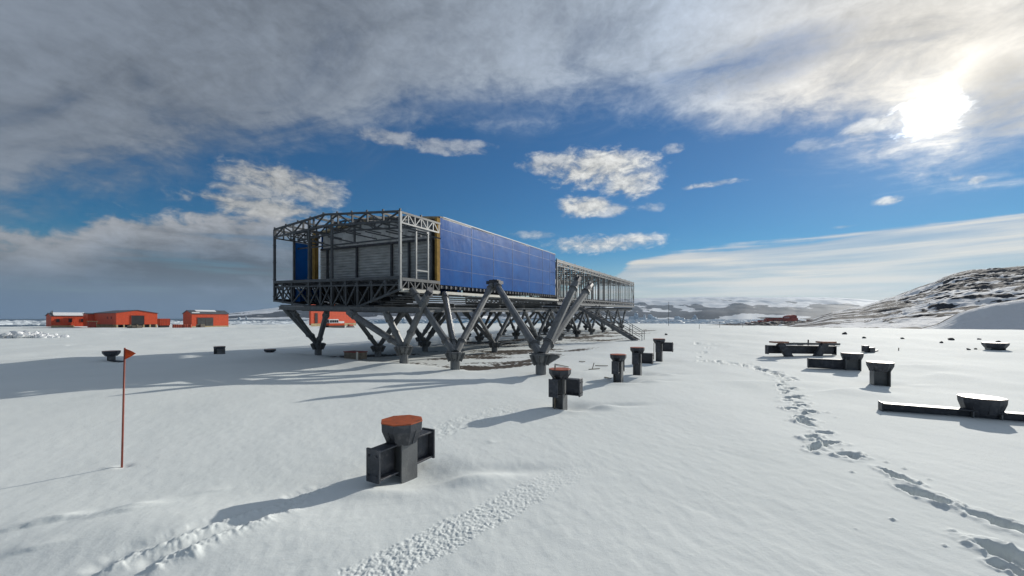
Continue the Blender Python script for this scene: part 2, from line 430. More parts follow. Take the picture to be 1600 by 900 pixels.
def snow_material():
    m, nt, b = node_mat('wind_packed_snow'); N = nt.nodes; L = nt.links
    tc = N.new('ShaderNodeTexCoord')
    n = N.new('ShaderNodeTexNoise'); n.inputs['Scale'].default_value = 0.35; n.inputs['Detail'].default_value = 5
    L.new(tc.outputs['Object'], n.inputs['Vector'])
    r = N.new('ShaderNodeValToRGB'); r.color_ramp.elements[0].position = .3; r.color_ramp.elements[1].position = .7
    r.color_ramp.elements[0].color = (.745, .785, .775, 1); r.color_ramp.elements[1].color = (.80, .835, .825, 1)
    L.new(n.outputs['Fac'], r.inputs['Fac'])
    at = N.new('ShaderNodeAttribute'); at.attribute_name = 'soil'
    n2 = N.new('ShaderNodeTexNoise'); n2.inputs['Scale'].default_value = 6; n2.inputs['Detail'].default_value = 6
    L.new(tc.outputs['Object'], n2.inputs['Vector'])
    ad = N.new('ShaderNodeMath'); ad.operation = 'ADD'; L.new(at.outputs['Fac'], ad.inputs[0]); L.new(n2.outputs['Fac'], ad.inputs[1])
    th = N.new('ShaderNodeMapRange'); th.inputs['From Min'].default_value = .93; th.inputs['From Max'].default_value = 1.05
    L.new(ad.outputs[0], th.inputs['Value'])
    rs = N.new('ShaderNodeValToRGB'); rs.color_ramp.elements[0].color = (.018, .014, .012, 1); rs.color_ramp.elements[1].color = (.10, .08, .065, 1)
    n4 = N.new('ShaderNodeTexNoise'); n4.inputs['Scale'].default_value = 14; n4.inputs['Detail'].default_value = 8
    L.new(tc.outputs['Object'], n4.inputs['Vector']); L.new(n4.outputs['Fac'], rs.inputs['Fac'])
    mx = N.new('ShaderNodeMix'); mx.data_type = 'RGBA'
    L.new(th.outputs[0], mx.inputs['Factor']); L.new(r.outputs['Color'], mx.inputs['A']); L.new(rs.outputs['Color'], mx.inputs['B'])
    L.new(mx.outputs['Result'], b.inputs['Base Color'])
    b.inputs['Roughness'].default_value = 0.85; b.inputs['Specular IOR Level'].default_value = 0.22
    nb = N.new('ShaderNodeTexNoise'); nb.inputs['Scale'].default_value = 38; nb.inputs['Detail'].default_value = 6; nb.inputs['Roughness'].default_value = .65
    L.new(tc.outputs['Object'], nb.inputs['Vector'])
    bp = N.new('ShaderNodeBump'); bp.inputs['Strength'].default_value = .22; bp.inputs['Distance'].default_value = .012
    L.new(nb.outputs['Fac'], bp.inputs['Height']); L.new(bp.outputs[0], b.inputs['Normal'])
    return m


def build_ground():
    az = np.concatenate([np.arange(-60, 60.001, 0.115), np.arange(63, 299, 3.0)])
    az = np.radians(az)
    k = 689.0
    rr = [0.02, .5, .9, 1.2, 1.4]
    p = k / 1.55
    while k / p < 70: rr.append(k / p); p -= 0.56
    r = rr[-1]
    while r < 420: r *= 1.016; rr.append(r)
    rr = np.array(rr)
    R, A = np.meshgrid(rr, az, indexing='ij')
    X = (R * np.sin(A)).ravel(); Y = (R * np.cos(A)).ravel()
    Zb = broad(X, Y) + detail(X, Y)
    rx, ry = X - P0[0], Y - P0[1]
    lx = rx * XV[0] + ry * XV[1]; ly = rx * DV[0] + ry * DV[1]
    reg = sstep(-8.2, -6, lx) * (1 - sstep(3.2, 5.6, lx)) * sstep(-.3, .8, ly) * (1 - sstep(34, 44, ly))
    n = fbm((X * .95 + Y * .3) / 3.6, (Y * .95 - X * .3) / 1.3, 801, 4)
    soil = np.clip(0.41 * reg + n * 1.0 * reg, 0, 1) * (reg > 0)
    # loose stones of the bared ground stand a little proud
    Zb = Zb + np.where(soil > .5, .05 * np.abs(fbm(X / .25, Y / .25, 811, 3)), 0)
    o = grid_mesh('snow_ground', np.stack([X, Y, Zb], 1), len(rr), len(az), snow_material(), wrap=True, attrs={'soil': soil})
    tag(o, kind='structure')


# ------------------------------------------------------------------ foundation pillars
def arm_mesh(direction, length, z0, z1, w):
    """an H-section stub with its bolted end plate"""
    a = {'near': (0, -1), 'far': (0, 1), 'right': (1, 0), 'left': (-1, 0)}[direction]
    m = MB(); zc = (z0 + z1) / 2; s = 0.13
    m.ibeam((a[0] * s, a[1] * s, zc), (a[0] * length, a[1] * length, zc), w * .86, z1 - z0, .02)
    p = (a[0] * (length + .012), a[1] * (length + .012), zc)
    m.box(p, (.024 if a[0] else w, .024 if a[1] else w, z1 - z0 + .03))
    sx, sy = a[1], a[0]
    for u in (-1, 1):
        for v in (-1, 1):
            c = Vector(p) + Vector((sx * u * w * .3, sy * u * w * .3, v * (z1 - z0) * .32)) + Vector((a[0], a[1], 0)) * .012
            m.tube(c, c + Vector((a[0], a[1], 0)) * .014, .013, n=6)
    return m


def pillar(px, py, label, height, cap, arms, armz=(.0, .33), orange=True, bury=.25, lean=0.0, cw=.2, scoop=1.0, z=0.0, flare=.20, scale_flare=1.0, arm_w=.19):
    x, y = ground_at(px, py, z)
    if scoop: PED.append((x, y, scoop))
    gz = G(x, y)
    t = empty('foundation_pillar', (x, y, gz), -AX, label, 'pillar', 'steel foundation pillars standing in the snow')
    R = cap / 2
    MB().lathe([(height - .010, R), (height, R * .995)], 8).build('cap_plate', M['orange_cap' if orange else 'rust_cap'], t, bevel=.003)
    m = MB().lathe([(height - flare, cw * .62 * scale_flare), (height - .095, R * .955), (height - .0105, R * .975)], 8)
    for k in range(8):
        a = 2 * pi * k / 8
        m.beam((cos(a) * cw * .6, sin(a) * cw * .6, height - flare * .98), (cos(a) * R * .84, sin(a) * R * .84, height - .085), .014, .035)
    m.build('cap_flare', M['steel_dark'], t)
    m = MB()
    top = height - flare + .02
    for s in (-1, 1): m.box((s * (cw / 2 - .01), 0, (top - bury) / 2), (.02, cw * 1.05, top + bury))
    m.box((0, 0, (top - bury) / 2), (cw - .042, .018, top + bury))
    m.build('column', M['steel'], t, bevel=.003)
    for d, ln in arms: arm_mesh(d, ln, armz[0], armz[1], arm_w).build('beam_stub', M['steel_dark'], t, bevel=.003)
    return t


def pillars():
    pillar(628, 738, 'nearest orange capped steel pillar, its two beam stubs almost resting on the snow', .60, .485, [('near', .40), ('far', .44)], (.055, .375), cw=.24, flare=.25, scale_flare=1.12)
    pillar(875, 633, 'second nearest orange capped pillar, a thin rod at its side and one beam stub rightward', .74, .46, [('near', .34), ('right', .42)], (.24, .56), cw=.23, bury=.4, scoop=1.3)
    pillar(966, 595, 'orange capped pillar with a stub facing the camera, right of the loose timber laths', .74, .46, [('near', .34), ('far', .34)], (.24, .56), cw=.23, bury=.4)
    pillar(996, 584, 'orange capped pillar with a stub to the right, partly before the foot of the stairs', .84, .46, [('near', .34), ('right', .44)], (.35, .67), cw=.23, bury=.4)
    pillar(1030, 564.5, 'farthest orange capped pillar of the row, right of the stair foot', .90, .50, [('near', .34), ('right', .50)], (.40, .76), cw=.24, bury=.4, scoop=.6)
    pillar(174, 563, 'dark flared pillar top just behind the flag pennant at the edge of the big shadow', .40, .58, [('right', 1.0)], (-.32, .02), orange=False, bury=.4, scoop=.4, flare=.22, scale_flare=1.5)
    pillar(343, 552, 'short dark pillar standing alone in the snow before the red shed with grey doors', .38, .50, [], orange=False, bury=.3, scoop=.3, cw=.34, flare=.14)
    pillar(422, 550, 'low dark pillar top barely showing above the snow, left of the front support leg', .17, .56, [], orange=False, bury=.3, scoop=.2, flare=.16, scale_flare=1.5)
    pillar(1375, 600, 'lone flared dark pillar with a sunlit top, standing between the two beams on the right', .60, .58, [], orange=False, bury=.4, cw=.34, flare=.24, scoop=.35)
    pillar(1555, 553, 'small bowl shaped dark pillar top at the far right edge of the field', .34, .92, [], orange=False, bury=.3, cw=.5, flare=.26, scoop=.3, scale_flare=1.1)
    # two pillars joined to long beams lying in the snow
    t = pillar(1534, 652, 'pillar with big sunlit octagonal cap set low over a half buried beam', .36, .60, [], orange=False, bury=.4, cw=.36, flare=.27, scoop=0, scale_flare=1.05)
    m = MB(); m.ibeam((-1.36, -.10, .045), (1.6, -.10, .05), .20, .19, .018); m.box((-1.37, -.10, .03), (.024, .22, .25))
    m.build('long_beam', M['steel_dark'], t, bevel=.003)
    t = pillar(1331, 579, 'flared pillar with a beam reaching left from it, in front of the crossed struts', .56, .62, [], orange=False, bury=.4, cw=.40, flare=.22, scoop=0)
    m = MB(); m.ibeam((-.2, 0, .17), (-1.17, 0, .17), .20, .32, .018); m.box((-1.18, 0, .17), (.024, .22, .34))
    m.build('long_beam', M['steel_dark'], t, bevel=.003)
    # slanted-strut cradle
    x, y = ground_at(1254, 559); gz = G(x, y)
    t = empty('strut_cradle', (x, y, gz), 0, 'dark beam carried on two slanted struts with flat cap plates, behind the footprints', 'steel frame')
    MB().ibeam((-1.38, .28, .30), (1.62, .28, .26), .22, .36, .02).box((-1.39, .28, .28), (.024, .24, .40)).box((1.63, .28, .24), (.024, .24, .40)).build('cross_beam', M['steel_dark'], t, bevel=.003)
    for s, x0, x1 in ((-1, -.42, -1.0), (1, .50, 1.02)):
        o = MB().beam((x0, .02, -.25), (x1, .02, .59), .16, .28, (1, 0, 0)).build('strut', M['steel_dark'], t, bevel=.004)
        MB().box((x1 + .03 * s, .02, .63), (.60, .42, .07)).build('cap_plate', M['rust_cap'], o)
    x, y = ground_at(1278, 545); gz = G(x, y)
    t = empty('low_steel_frame', (x, y, gz), 0, 'low light grey steel frame half buried behind the slanted struts', 'steel frame')
    MB().beam((-1.35, 0, .12), (1.05, -.2, .10), .16, .12).build('beam', M['steel'], t); MB().beam((-1.2, .9, .06), (1.2, .7, .06), .16, .12).build('beam', M['steel'], t)
    for xx, lo, hi, ww in ((-.55, -.2, .34, .05), (-1.0, -.3, .06, .2), (.8, -.3, .05, .2)): MB().beam((xx, 0, lo), (xx, 0, hi), ww).build('post', M['steel_dark'], t)
    # thin rods stuck beside two pillars
    for px, py, hh, lab in ((866.5, 635, .82, 'thin rusty rod standing against the left side of the second nearest pillar'),
                            (1021.5, 562, .70, 'thin pale rod standing between the two farthest orange capped pillars')):
        x, y = ground_at(px, py)
        o = MB().tube((0, 0, -.2), (.01, 0, hh), .014, n=6).build('marker_rod', M['wood'], None); o.location = (x, y, G(x, y))
        tag(o, lab, 'rod', 'thin rods in the snow')
    x, y = ground_at(878, 610)
    # flag on a cane
    x, y = ground_at(190, 728); gz = G(x, y)
    t = empty('marker_flag', (x, y, gz), 0, 'thin red cane leaning slightly right with an orange triangular pennant at its top', 'flag')
    MB().tube((0, 0, -.15), (.038, 0, 1.40), .0105, .009, 8).build('pole', M['rod'], t, smooth=True)
    m = MB()
    pts = []; n = 8
    for i in range(n + 1):
        u = i / n; xx = .040 + .142 * u; yy = .012 * sin(u * 5) * u
        pts.append((xx, yy - .0015, 1.262 + .073 * u)); pts.append((xx, yy - .0015, 1.392 - .057 * u))
        pts.append((xx, yy + .0015, 1.262 + .073 * u)); pts.append((xx, yy + .0015, 1.392 - .057 * u))
    fc = []
    for i in range(n):
        a, b = 4 * i, 4 * i + 4
        fc += [(a, b, b + 1, a + 1), (a + 2, a + 3, b + 3, b + 2), (a, a + 2, b + 2, b), (a + 1, b + 1, b + 3, a + 3)]
    m.poly(pts, fc).build('pennant', M['flag'], t, smooth=True)


# ------------------------------------------------------------------ the station
def shear(p):
    return (p[0], p[1], p[2] + .017 * p[1] - .021 * p[0])


def truss(m, A, B, C, D, n, w, zig=True, ends=True, cross=False):
    """chords A-B (top) and C-D (bottom) with posts and diagonals"""
    A, B, C, D = map(Vector, (A, B, C, D))
    m.beam(A, B, w * 1.25, w * 1.25); m.beam(C, D, w * 1.25, w * 1.25)
    for i in range(n + 1):
        t = i / n; p = A.lerp(B, t); q = C.lerp(D, t)
        if ends or 0 < i < n: m.beam(p, q, w, w, (0, 1, 0))
        if i < n:
            p2 = A.lerp(B, (i + 1) / n); q2 = C.lerp(D, (i + 1) / n)
            if cross:
                m.beam(p, q2, w * .8, w * .8, (0, 1, 0)); m.beam(q + Vector((.002, .003, 0)), p2 + Vector((.002, .003, 0)), w * .8, w * .8, (0, 1, 0))
            elif zig and i % 2: m.beam(p, q2, w * .85, w * .85, (0, 1, 0))
            else: m.beam(q, p2, w * .85, w * .85, (0, 1, 0))


XL = -7.95; XR = -4.35       # left side, ridge
def ridge_z(x, eave, rise):
    return eave + rise * (1 - abs(x - XR) / (abs(XR) if x > XR else abs(XL - XR)))


def hull_bottom(x):
    return float(np.interp(x, [XL, -5.3, -4.6, -2.3, 0], [2.40, 2.16, 2.12, 2.14, 2.83]))


def station():
    gz = 0
    S = empty('research_station', (P0[0], P0[1], gz), -AX, 'long unfinished station on V shaped steel legs, blue clad between two bare steel frames', 'building')
    st = M['steel_truss']

    def B(m, name, ma, parent=S, **k): return m.build(name, ma, parent, xf=shear, **k)

    # ---- open bay at the near end
    for x in (XL, -5.38, -3.86, 0):
        top = ridge_z(x, 5.75, .33)
        m = MB().beam((x, 0, hull_bottom(x) - .05), (x, 0, top), .088, .088, (0, 1, 0))
        for zz in np.arange(2.6, top, .8): m.box((x, -.003, zz), (.115, .10, .05))
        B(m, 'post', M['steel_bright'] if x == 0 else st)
    for y in (.95, 1.85):
        m = MB().beam((XL, y, hull_bottom(XL)), (XL, y, 5.7), .085); B(m, 'post', st)
    B(MB().beam((-.32, 2.2, 2.8), (-.32, 2.2, 5.7), .10), 'post', st)
    # front roof truss, gabled
    for y, w in ((0, .062), (1.15, .052)):
        m = MB()
        for (xa, xb, n) in ((XL, XR, 5), (XR, 0, 5)):
            za, zb = ridge_z(xa, 5.75, .33), ridge_z(xb, 5.75, .33)
            truss(m, (xa, y, za), (xb, y, zb), (xa, y, za - .36 - (.12 if xa == XR else 0)), (xb, y, zb - .36 - (.12 if xb == XR else 0)), n, w, ends=False)
        # small purlin cleats standing on the chord
        for k in range(10):
            x = XL + (0 - XL) * k / 9; m.box((x, y, ridge_z(x, 5.75, .33) + .06), (.07, .05, .09))
        B(m, 'roof_truss', st)
    m = MB()
    for k in range(9):
        x = XL + (0 - XL) * k / 8; z = ridge_z(x, 5.75, .33) - .02
        m.beam((x, .05, z), (x, 2.35, z), .06, .08)
    B(m, 'roof_purlins', st)
    # knee braces and hangers in the bay's roof
    m = MB()
    for k in range(6):
        x = -7 + k * 1.25; zt = ridge_z(x, 5.75, .33) - .42
        m.beam((x, .05, zt - .02), (x + 1.1, 1.1, zt - .28), .05); m.beam((x, 1.2, zt - .1), (x + .9, 2.2, zt - .32), .05)
    m.beam((XL, 1.15, 5.0), (0, 1.15, 5.02), .06); m.beam((-3.86, 1.15, 5.0), (-3.86, 1.15, 5.7), .07)
    B(m, 'roof_bracing', st)
    # side roof and floor trusses
    for x, n in ((0, 6), (XL, 6)):
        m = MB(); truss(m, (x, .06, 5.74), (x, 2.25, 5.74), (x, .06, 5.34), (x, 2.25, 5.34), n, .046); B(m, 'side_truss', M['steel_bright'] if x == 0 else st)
    m = MB(); truss(m, (0, .06, 3.24), (0, 2.25, 3.24), (0, .06, 2.86), (0, 2.25, 2.86), 6, .05); B(m, 'side_truss', st)
    m = MB(); truss(m, (XL, .06, 3.22), (XL, 2.25, 3.22), (XL, .06, 2.46), (XL, 2.25, 2.44), 3, .06, cross=True); B(m, 'side_truss', st)
    # bright door frame standing on the right edge of the floor
    m = MB()
    for y in (.86, 1.56): m.beam((0, y, 3.28), (0, y, 5.25), .065)
    m.beam((0, .86, 5.2), (0, 1.56, 5.2), .065); m.beam((0, .86, 3.62), (0, 1.56, 3.62), .06)
    B(m, 'door_frame', M['steel_bright'])
    # front floor truss: top beam, V-shaped lower chord, webs
    m = MB()
    m.beam((XL, 0, 3.27), (0, 0, 3.27), .10, .12); m.beam((XL, 0, 3.05), (0, 0, 3.0), .06, .06)
    xs = [XL, -7.3, -6.6, -5.38, -4.6, -3.86, -3.0, -2.3, -1.5, -.75, 0]
    for a, b in zip(xs[:-1], xs[1:]):
        m.beam((a, 0, hull_bottom(a)), (b, 0, hull_bottom(b)), .08, .08)
        m.beam((b, 0, hull_bottom(b) - .06), (b, 0, 3.2), .064, .064, (0, 1, 0))
        m.beam((a, .002, hull_bottom(a)), (b, .002, 3.2), .052, .052, (0, 1, 0))
        if a < -3.8: m.beam((a, .07, 3.2), (b, .07, hull_bottom(b)), .06, .06, (0, 1, 0))
    B(m, 'floor_truss', st)
    m = MB()
    for a, b in zip(xs[:-1], xs[1:]):
        m.beam((a, 1.2, hull_bottom(a)), (b, 1.2, hull_bottom(b)), .09, .09); m.beam((b, 1.2, hull_bottom(b)), (b, 1.2, 3.2), .07, .07, (0, 1, 0))
        m.beam((a, 1.2, 3.18), (b, 1.2, hull_bottom(b)), .055, .055, (0, 1, 0))
    for x in xs: m.beam((x, .07, 3.22), (x, 2.3, 3.22), .08, .12); m.beam((x, .06, hull_bottom(x)), (x, 2.3, hull_bottom(x)), .07, .07)
    for k in range(7): m.beam((XL, .3 + k * .3, 3.2), (0, .3 + k * .3, 3.2), .05, .06)
    B(m, 'floor_framing', st)
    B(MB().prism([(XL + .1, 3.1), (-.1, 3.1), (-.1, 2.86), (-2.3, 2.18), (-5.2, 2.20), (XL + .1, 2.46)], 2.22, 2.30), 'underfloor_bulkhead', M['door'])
    B(MB().span((XL + .1, .35, 3.09), (-.1, 2.3, 3.13)), 'floor_deck', M['steel_dark'])
    # blue sheeted wall return and block at the left
    B(MB().span((XL - .02, .98, 3.32), (XL - .10, 1.82, 5.30)), 'blue_side_panel', M['blue'])
    B(MB().span((XL + .02, 1.0, 2.28), (XL + .4, 2.2, 3.0)), 'blue_floor_block', M['blue'])

    # ---- closed module
    Y0, Y1 = 2.34, 15.3; ew = 6.05; WL = -8.25
    def rz(x): return ew + .42 * (1 - abs(x + 4.1) / 4.15)
    # end wall
    w = MB().span((WL + .05, 2.60, 3.14), (-.22, 2.62, 5.12))
    for k in range(15):
        z0 = 3.15 + k * .131
        w.poly([(x, y, z) for x in (WL + .05, -.12) for (y, z) in ((2.60, z0), (2.545, z0 + .01), (2.575, z0 + .128), (2.60, z0 + .128))], [(0, 1, 5, 4), (1, 2, 6, 5), (2, 3, 7, 6), (3, 2, 1, 0), (4, 5, 6, 7)])
    B(w, 'end_wall', M['corrugated'])
    w = MB().prism([(WL + .22, 5.12), (-.22, 5.12), (-.22, rz(-.2) - .12), (-4.1, rz(-4.1) - .12), (WL + .22, rz(WL + .2) - .12)], 2.60, 2.66); B(w, 'attic_board', M['attic'])
    m = MB()
    for x in (-7.55, -5.43 + .1, -2.98, -1.9, -.5): m.beam((x, 2.50, 3.14), (x, 2.50, 5.1 if x < -1 else 5.8), .09)
    m.beam((WL + .2, 2.50, 5.14), (-.2, 2.50, 5.14), .10)
    B(m, 'wall_stud', M['steel_dark'])
    for k, x in enumerate((WL, -.2)):
        B(MB().span((x + (.0 if k == 0 else .10), Y0 - .22, 3.13), (x + .215, Y0 - .006, ew - .09)), 'insulation_edge', M['insul'])
    B(MB().span((WL, Y0, 2.2), (WL + .2, Y0 + .25, 2.95)), 'insulation_edge', M['insul'])
    m = MB()
    for xa, xb in ((WL, -4.1), (-4.1, 0)):
        m.beam((xa, Y0 + .10, rz(xa) - .05), (xb, Y0 + .10, rz(xb) - .05), .2, .10)
    B(m, 'roof_fascia', M['fascia'])
    m = MB()
    m.prism([(WL, ew), (-4.1, rz(-4.1)), (0.0, ew), (0.0, ew - .08), (-4.1, rz(-4.1) - .1), (WL, ew - .08)], Y0 + .21, Y1); B(m, 'roof', M['steel'])
    # right wall: seven tall columns of four blue sheets with open joints
    cy = [Y0, 4.72, 6.75, 8.85, 11.0, 13.05, 14.3, Y1]; rz4 = [3.125, 3.83, 4.70, 5.52, 6.05]
    for a, b in zip(cy[:-1], cy[1:]):
        m = MB()
        for i in range(4): m.span((-.06, a + (.030 if a > Y0 else .0), rz4[i] + .010), (.0, b - .014, rz4[i + 1] - .006))
        B(m, 'blue_wall_panel', M['blue'], bevel=.004)
        m = MB()
        m.span((-.05, b - .010, 3.13), (.008, b + .026, 6.03))
        for zz in np.arange(3.25, 6.0, .22): m.box((.012, b + .008, zz), (.012, .02, .02))
        for zz in rz4[1:4]: m.span((-.05, a + .034, zz - .010), (.006, b - .016, zz + .012))
        if b < Y1: B(m, 'joint_strip', M['joint'], bevel=.003)
    B(MB().span((-.08, Y0 + .02, 3.10), (-.065, Y1, 6.04)), 'wall_core', M['steel_dark'])
    B(MB().span((-.09, Y0 + .2, 6.05), (.012, Y1, 6.08)), 'eave_strip', M['steel_bright'])
    B(MB().span((WL - .06, Y0 + .35, 3.1), (WL, Y1, ew)), 'blue_side_panel', M['blue'])
    B(MB().span((WL + .2, Y1 - .1, 3.1), (-.1, Y1, 6.1)), 'end_wall', M['steel_dark'])
    # floor band and sunlit edge beam
    m = MB()
    m.span((-.2, Y0, 2.98), (-.06, Y1, 3.09))
    for y in np.arange(Y0 + .1, Y1, .34): m.box((-.03, y, 3.04), (.06, .09, .13))
    B(m, 'sill_rail', M['steel_dark'])
    m = MB().span((-.05, .0, 2.73), (.13, 2.2, 2.85)).span((-.05, 2.6, 2.73), (.13, Y1 + .3, 2.85)); B(m, 'edge_beam', M['cream'])
    # slatted underside sloping in to the flat belly
    m = MB()
    for i in range(7):
        t = i / 6; x = -.10 - 1.7 * t; z = 2.68 - .50 * t
        m.box((x, (Y0 + Y1) / 2 - .9, z), (.22, Y1 - Y0 + 1.8, .05))
    B(m, 'underside_slats', M['belly'])
    m = MB().span((-8.0, .3, 2.16), (-1.7, Y1, 2.22))
    B(m, 'belly', M['belly'])
    B(MB().span((-6.6, 1.5, 2.10), (-1.3, 2.0, 2.155)), 'belly_edge', M['insul'])
    # bearer grillage over the legs
    m = MB()
    m.ibeam((XL + .6, -.14, 2.07), (1.1, -.14, 2.07), .14, .17)
    m.ibeam((-6.4, .35, 2.02), (1.1, .35, 2.02), .14, .17)
    for x in (-.35, -4.1, -7.5): m.ibeam((x, .5, 2.05), (x, 42.3, 2.05), .18, .19)
    for y in (3.3, 7.35, 10.2, 12.9, 15.4, 17, 20.8, 24.9, 28.9, 32.9, 37.0, 41.5): m.ibeam((-8.0, y, 2.24), (0.05, y, 2.24), .14, .16)
    B(m, 'bearer_frame', M['steel'])

    # ---- bare frame of the far module
    F0, F1 = 15.55, 42.6; e2 = 5.66
    ys = [F0, 17.0, 19.5, 21.7, 23.9, 26.4, 28.4, 30.7, 33.0, 35.0, 37.5, 39.8, F1]
    for x in (0, WL + .3):
        for y in ys:
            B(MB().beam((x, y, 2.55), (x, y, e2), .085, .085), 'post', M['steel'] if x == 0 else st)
        m = MB()
        for a, b in zip(ys[:-1], ys[1:]):
            for k in ((1, 2, 3) if x == 0 else (2,)):
                yy = a + (b - a) * k / 4; m.beam((x, yy, 2.9), (x, yy, 5.4), .036 if k != 2 else .055)
        for zz, h in ((5.60, .12), (5.30, .07), (2.92, .10), (2.60, .12), (4.9, .05)):
            if zz != 4.9 or x != 0: m.beam((x, F0, zz), (x, F1, zz), .07, h)
        for a, b in zip(ys[:-1], ys[1:]):
            n = 3
            for k in range(n):
                u, v = a + (b - a) * k / n, a + (b - a) * (k + 1) / n
                m.beam((x, u, 5.32), (x, v, 5.58), .045); m.beam((x, u, 2.88), (x, v, 2.64), .045)
                m.beam((x + .003, v, 5.32), (x + .003, u, 5.58), .04)
        m.beam((x, F0, 3.2), (x, F0 + 1.5, 5.3), .06); m.beam((x, F1 - 1.5, 5.3), (x, F1, 3.2), .06)
        B(m, 'wall_framing', st)
    mid = -4.0
    for i, y in enumerate(ys):
        m = MB()
        for xa, xb in ((WL + .3, mid), (mid, 0)):
            za, zb = (e2, e2 + .16) if xb == mid else (e2 + .16, e2)
            truss(m, (xa, y, za), (xb, y, zb), (xa, y, za - .40), (xb, y, zb - .40), 6, .055, ends=False)
        B(m, 'roof_truss', st)
        m = MB()
        truss(m, (WL + .3, y, 2.95), (0, y, 2.95), (WL + .3, y, 2.5), (0, y, 2.5), 10, .055)
        for x in (-6.2, -4.0, -2.0): m.beam((x, y, 3.0), (x, y, e2), .06)
        B(m, 'floor_truss', st)
    m = MB()
    for k in range(11):
        x = WL + .3 + (-WL - .3) * k / 10; z = e2 + .16 * (1 - abs(x - mid) / 4.0) + .05
        m.beam((x, F0, z), (x, F1, z), .06, .07)
        for y in ys: m.box((x, y, z + .06), (.05, .10, .06))
    B(m, 'roof_purlins', st)
    m = MB()
    for k in range(9): m.beam((WL + .5 + k * .95, F0, 3.02), (WL + .5 + k * .95, F1, 3.02), .07, .10)
    for x in (-5.4,):
        for y in np.arange(F0 + .5, F1, 2.6): m.beam((x, y, 3.0), (x, y, 5.5), .05)
        m.beam((x, F0, 5.3), (x, F1, 5.3), .06)
    for y0, x0 in ((16.2, -1.2), (18.0, -1.6)):
        m.span((x0, y0, 3.1), (x0 + .5, y0 + .6, 4.1))
    B(m, 'inner_framing', st)
    B(MB().span((.0 - .2, 15.62, 3.15), (-.14, 16.7, 4.3)).span((-1.4, 15.7, 3.4), (-.8, 15.75, 5.3)), 'foil_parcels', M['steel_bright'])
    B(MB().span((-.02, F0, 2.46), (.09, F1, 2.54)), 'edge_beam', M['steel_bright'])

    # ---- stairs on the right side
    m = MB(); ys0 = 18.1
    top, bot = Vector((.35, ys0, 2.60)), Vector((5.55, ys0, -.30))
    for s in (-.42, .42): m.beam(top + Vector((0, s, 0)), bot + Vector((0, s, 0)), .05, .24)
    B(m, 'stair_stringer', M['steel'])
    m = MB()
    for k in range(16):
        p = top.lerp(bot, (k + .5) / 16); m.box((p.x, p.y, p.z + .04), (.28, .80, .035))
    B(m, 'stair_tread', M['steel_dark'])
    for s in (-.44, .44):
        m = MB(); up = Vector((0, s, 0))
        for hgt in (.90, .48): m.tube(top + up + Vector((1.9, 0, hgt - 1.06)), bot + up + Vector((-.1, 0, hgt + .04)), .022, n=6)
        for k in range(5):
            p = (top + Vector((1.9, 0, -1.06))).lerp(bot, k / 4.0) + up; m.tube(p, p + Vector((0, 0, .92)), .022, n=6)
        B(m, 'handrail', M['steel'])
    B(MB().box((.2, ys0, 2.62), (.5, 1.2, .06)), 'stair_landing', M['steel'])

    # ---- legs
    def leg(x, y, nodes, base_plate=.0, wing=False, thick=.185, colz=.62):
        wx, wy = from_station(x, y); g = G(wx, wy)
        L0 = bpy.data.objects.new('support_leg', None); COL.objects.link(L0); L0.parent = S; L0.location = (x, y, g)
        m = MB().tube((0, 0, -.4), (0, 0, colz * .62), .165, n=12)
        m.lathe([(colz * .58, .17), (colz * .62, .21), (colz * .86, .27), (colz * .90, .28), (colz * .94, .28)], 12)
        m.lathe([(colz * .94, .30), (colz, .30)], 12)
        for k in range(8):
            a = 2 * pi * k / 8 + .2; m.beam((cos(a) * .17, sin(a) * .17, colz * .5), (cos(a) * .30, sin(a) * .30, colz * .97), .016, .16)
        if wing:
            m.poly([(.2, -.05, colz - .02), (.62, -.05, colz - .02), (.62, -.05, colz - .08), (.2, -.05, colz - .34),
                    (.2, .05, colz - .02), (.62, .05, colz - .02), (.62, .05, colz - .08), (.2, .05, colz - .34)],
                   [(0, 1, 2, 3), (7, 6, 5, 4), (0, 4, 5, 1), (1, 5, 6, 2), (2, 6, 7, 3), (3, 7, 4, 0)])
            m.box((.15, 0, colz + .01), (.95, .36, .025))
        m.build('base_column', M['steel'], L0)
        for (nx, ny, nz) in nodes:
            b = Vector((0, 0, colz - .02)); e = Vector((nx - x, ny - y, nz - g)); dv = (e - b).normalized()
            b = b + Vector((dv.x, dv.y, 0)) * .10
            m = MB(); m.tube(b, e, thick / 2 * 1.30, n=8, ph=pi / 8)
            ln = (e - b).length; dv = (e - b).normalized()
            for f in (.56, ln - .38): m.tube(b + dv * f, b + dv * (f + .05), thick * .86, n=10)
            for f in (.50, ln - .32): m.tube(b + dv * f, b + dv * (f + .17), thick * .74, n=8, ph=pi / 8)
            m.build('strut', M['steel'], L0)
        return L0

    A, Bf, Cf, Df = (5.67, .22), (2.59, -.06), (.12, .07), (-7.42, 1.88)
    leg(*A, [(2.08, 3.5, 3.22), (5.80, 3.1, 3.06), (5.85, 4.45, 2.96)], wing=True, thick=.205, colz=.64)
    leg(*Bf, [(1.92, 3.5, 3.22), (.16, .45, 2.84), (.16, 2.45, 2.80)], thick=.19, colz=.60)
    leg(*Cf, [(-2.55, -.25, 2.0), (-.65, -.1, 2.0), (1.20, .15, 2.62)], thick=.19, colz=.66)
    leg(*Df, [(-8.0, .5, 2.22), (-6.75, .1, 2.10), (-4.6, .3, 2.02)], thick=.18, colz=.62)
    # node bracket shared by the two nearest legs, and the open coupling ends
    m = MB().box((2.0, 3.55, 3.27), (.62, .40, .13)).box((2.0, 3.55, 3.10), (.40, .07, .34)).box((2.0, 3.55, 3.36), (.40, .30, .06))
    m.build('node_bracket', M['steel_dark'], S)
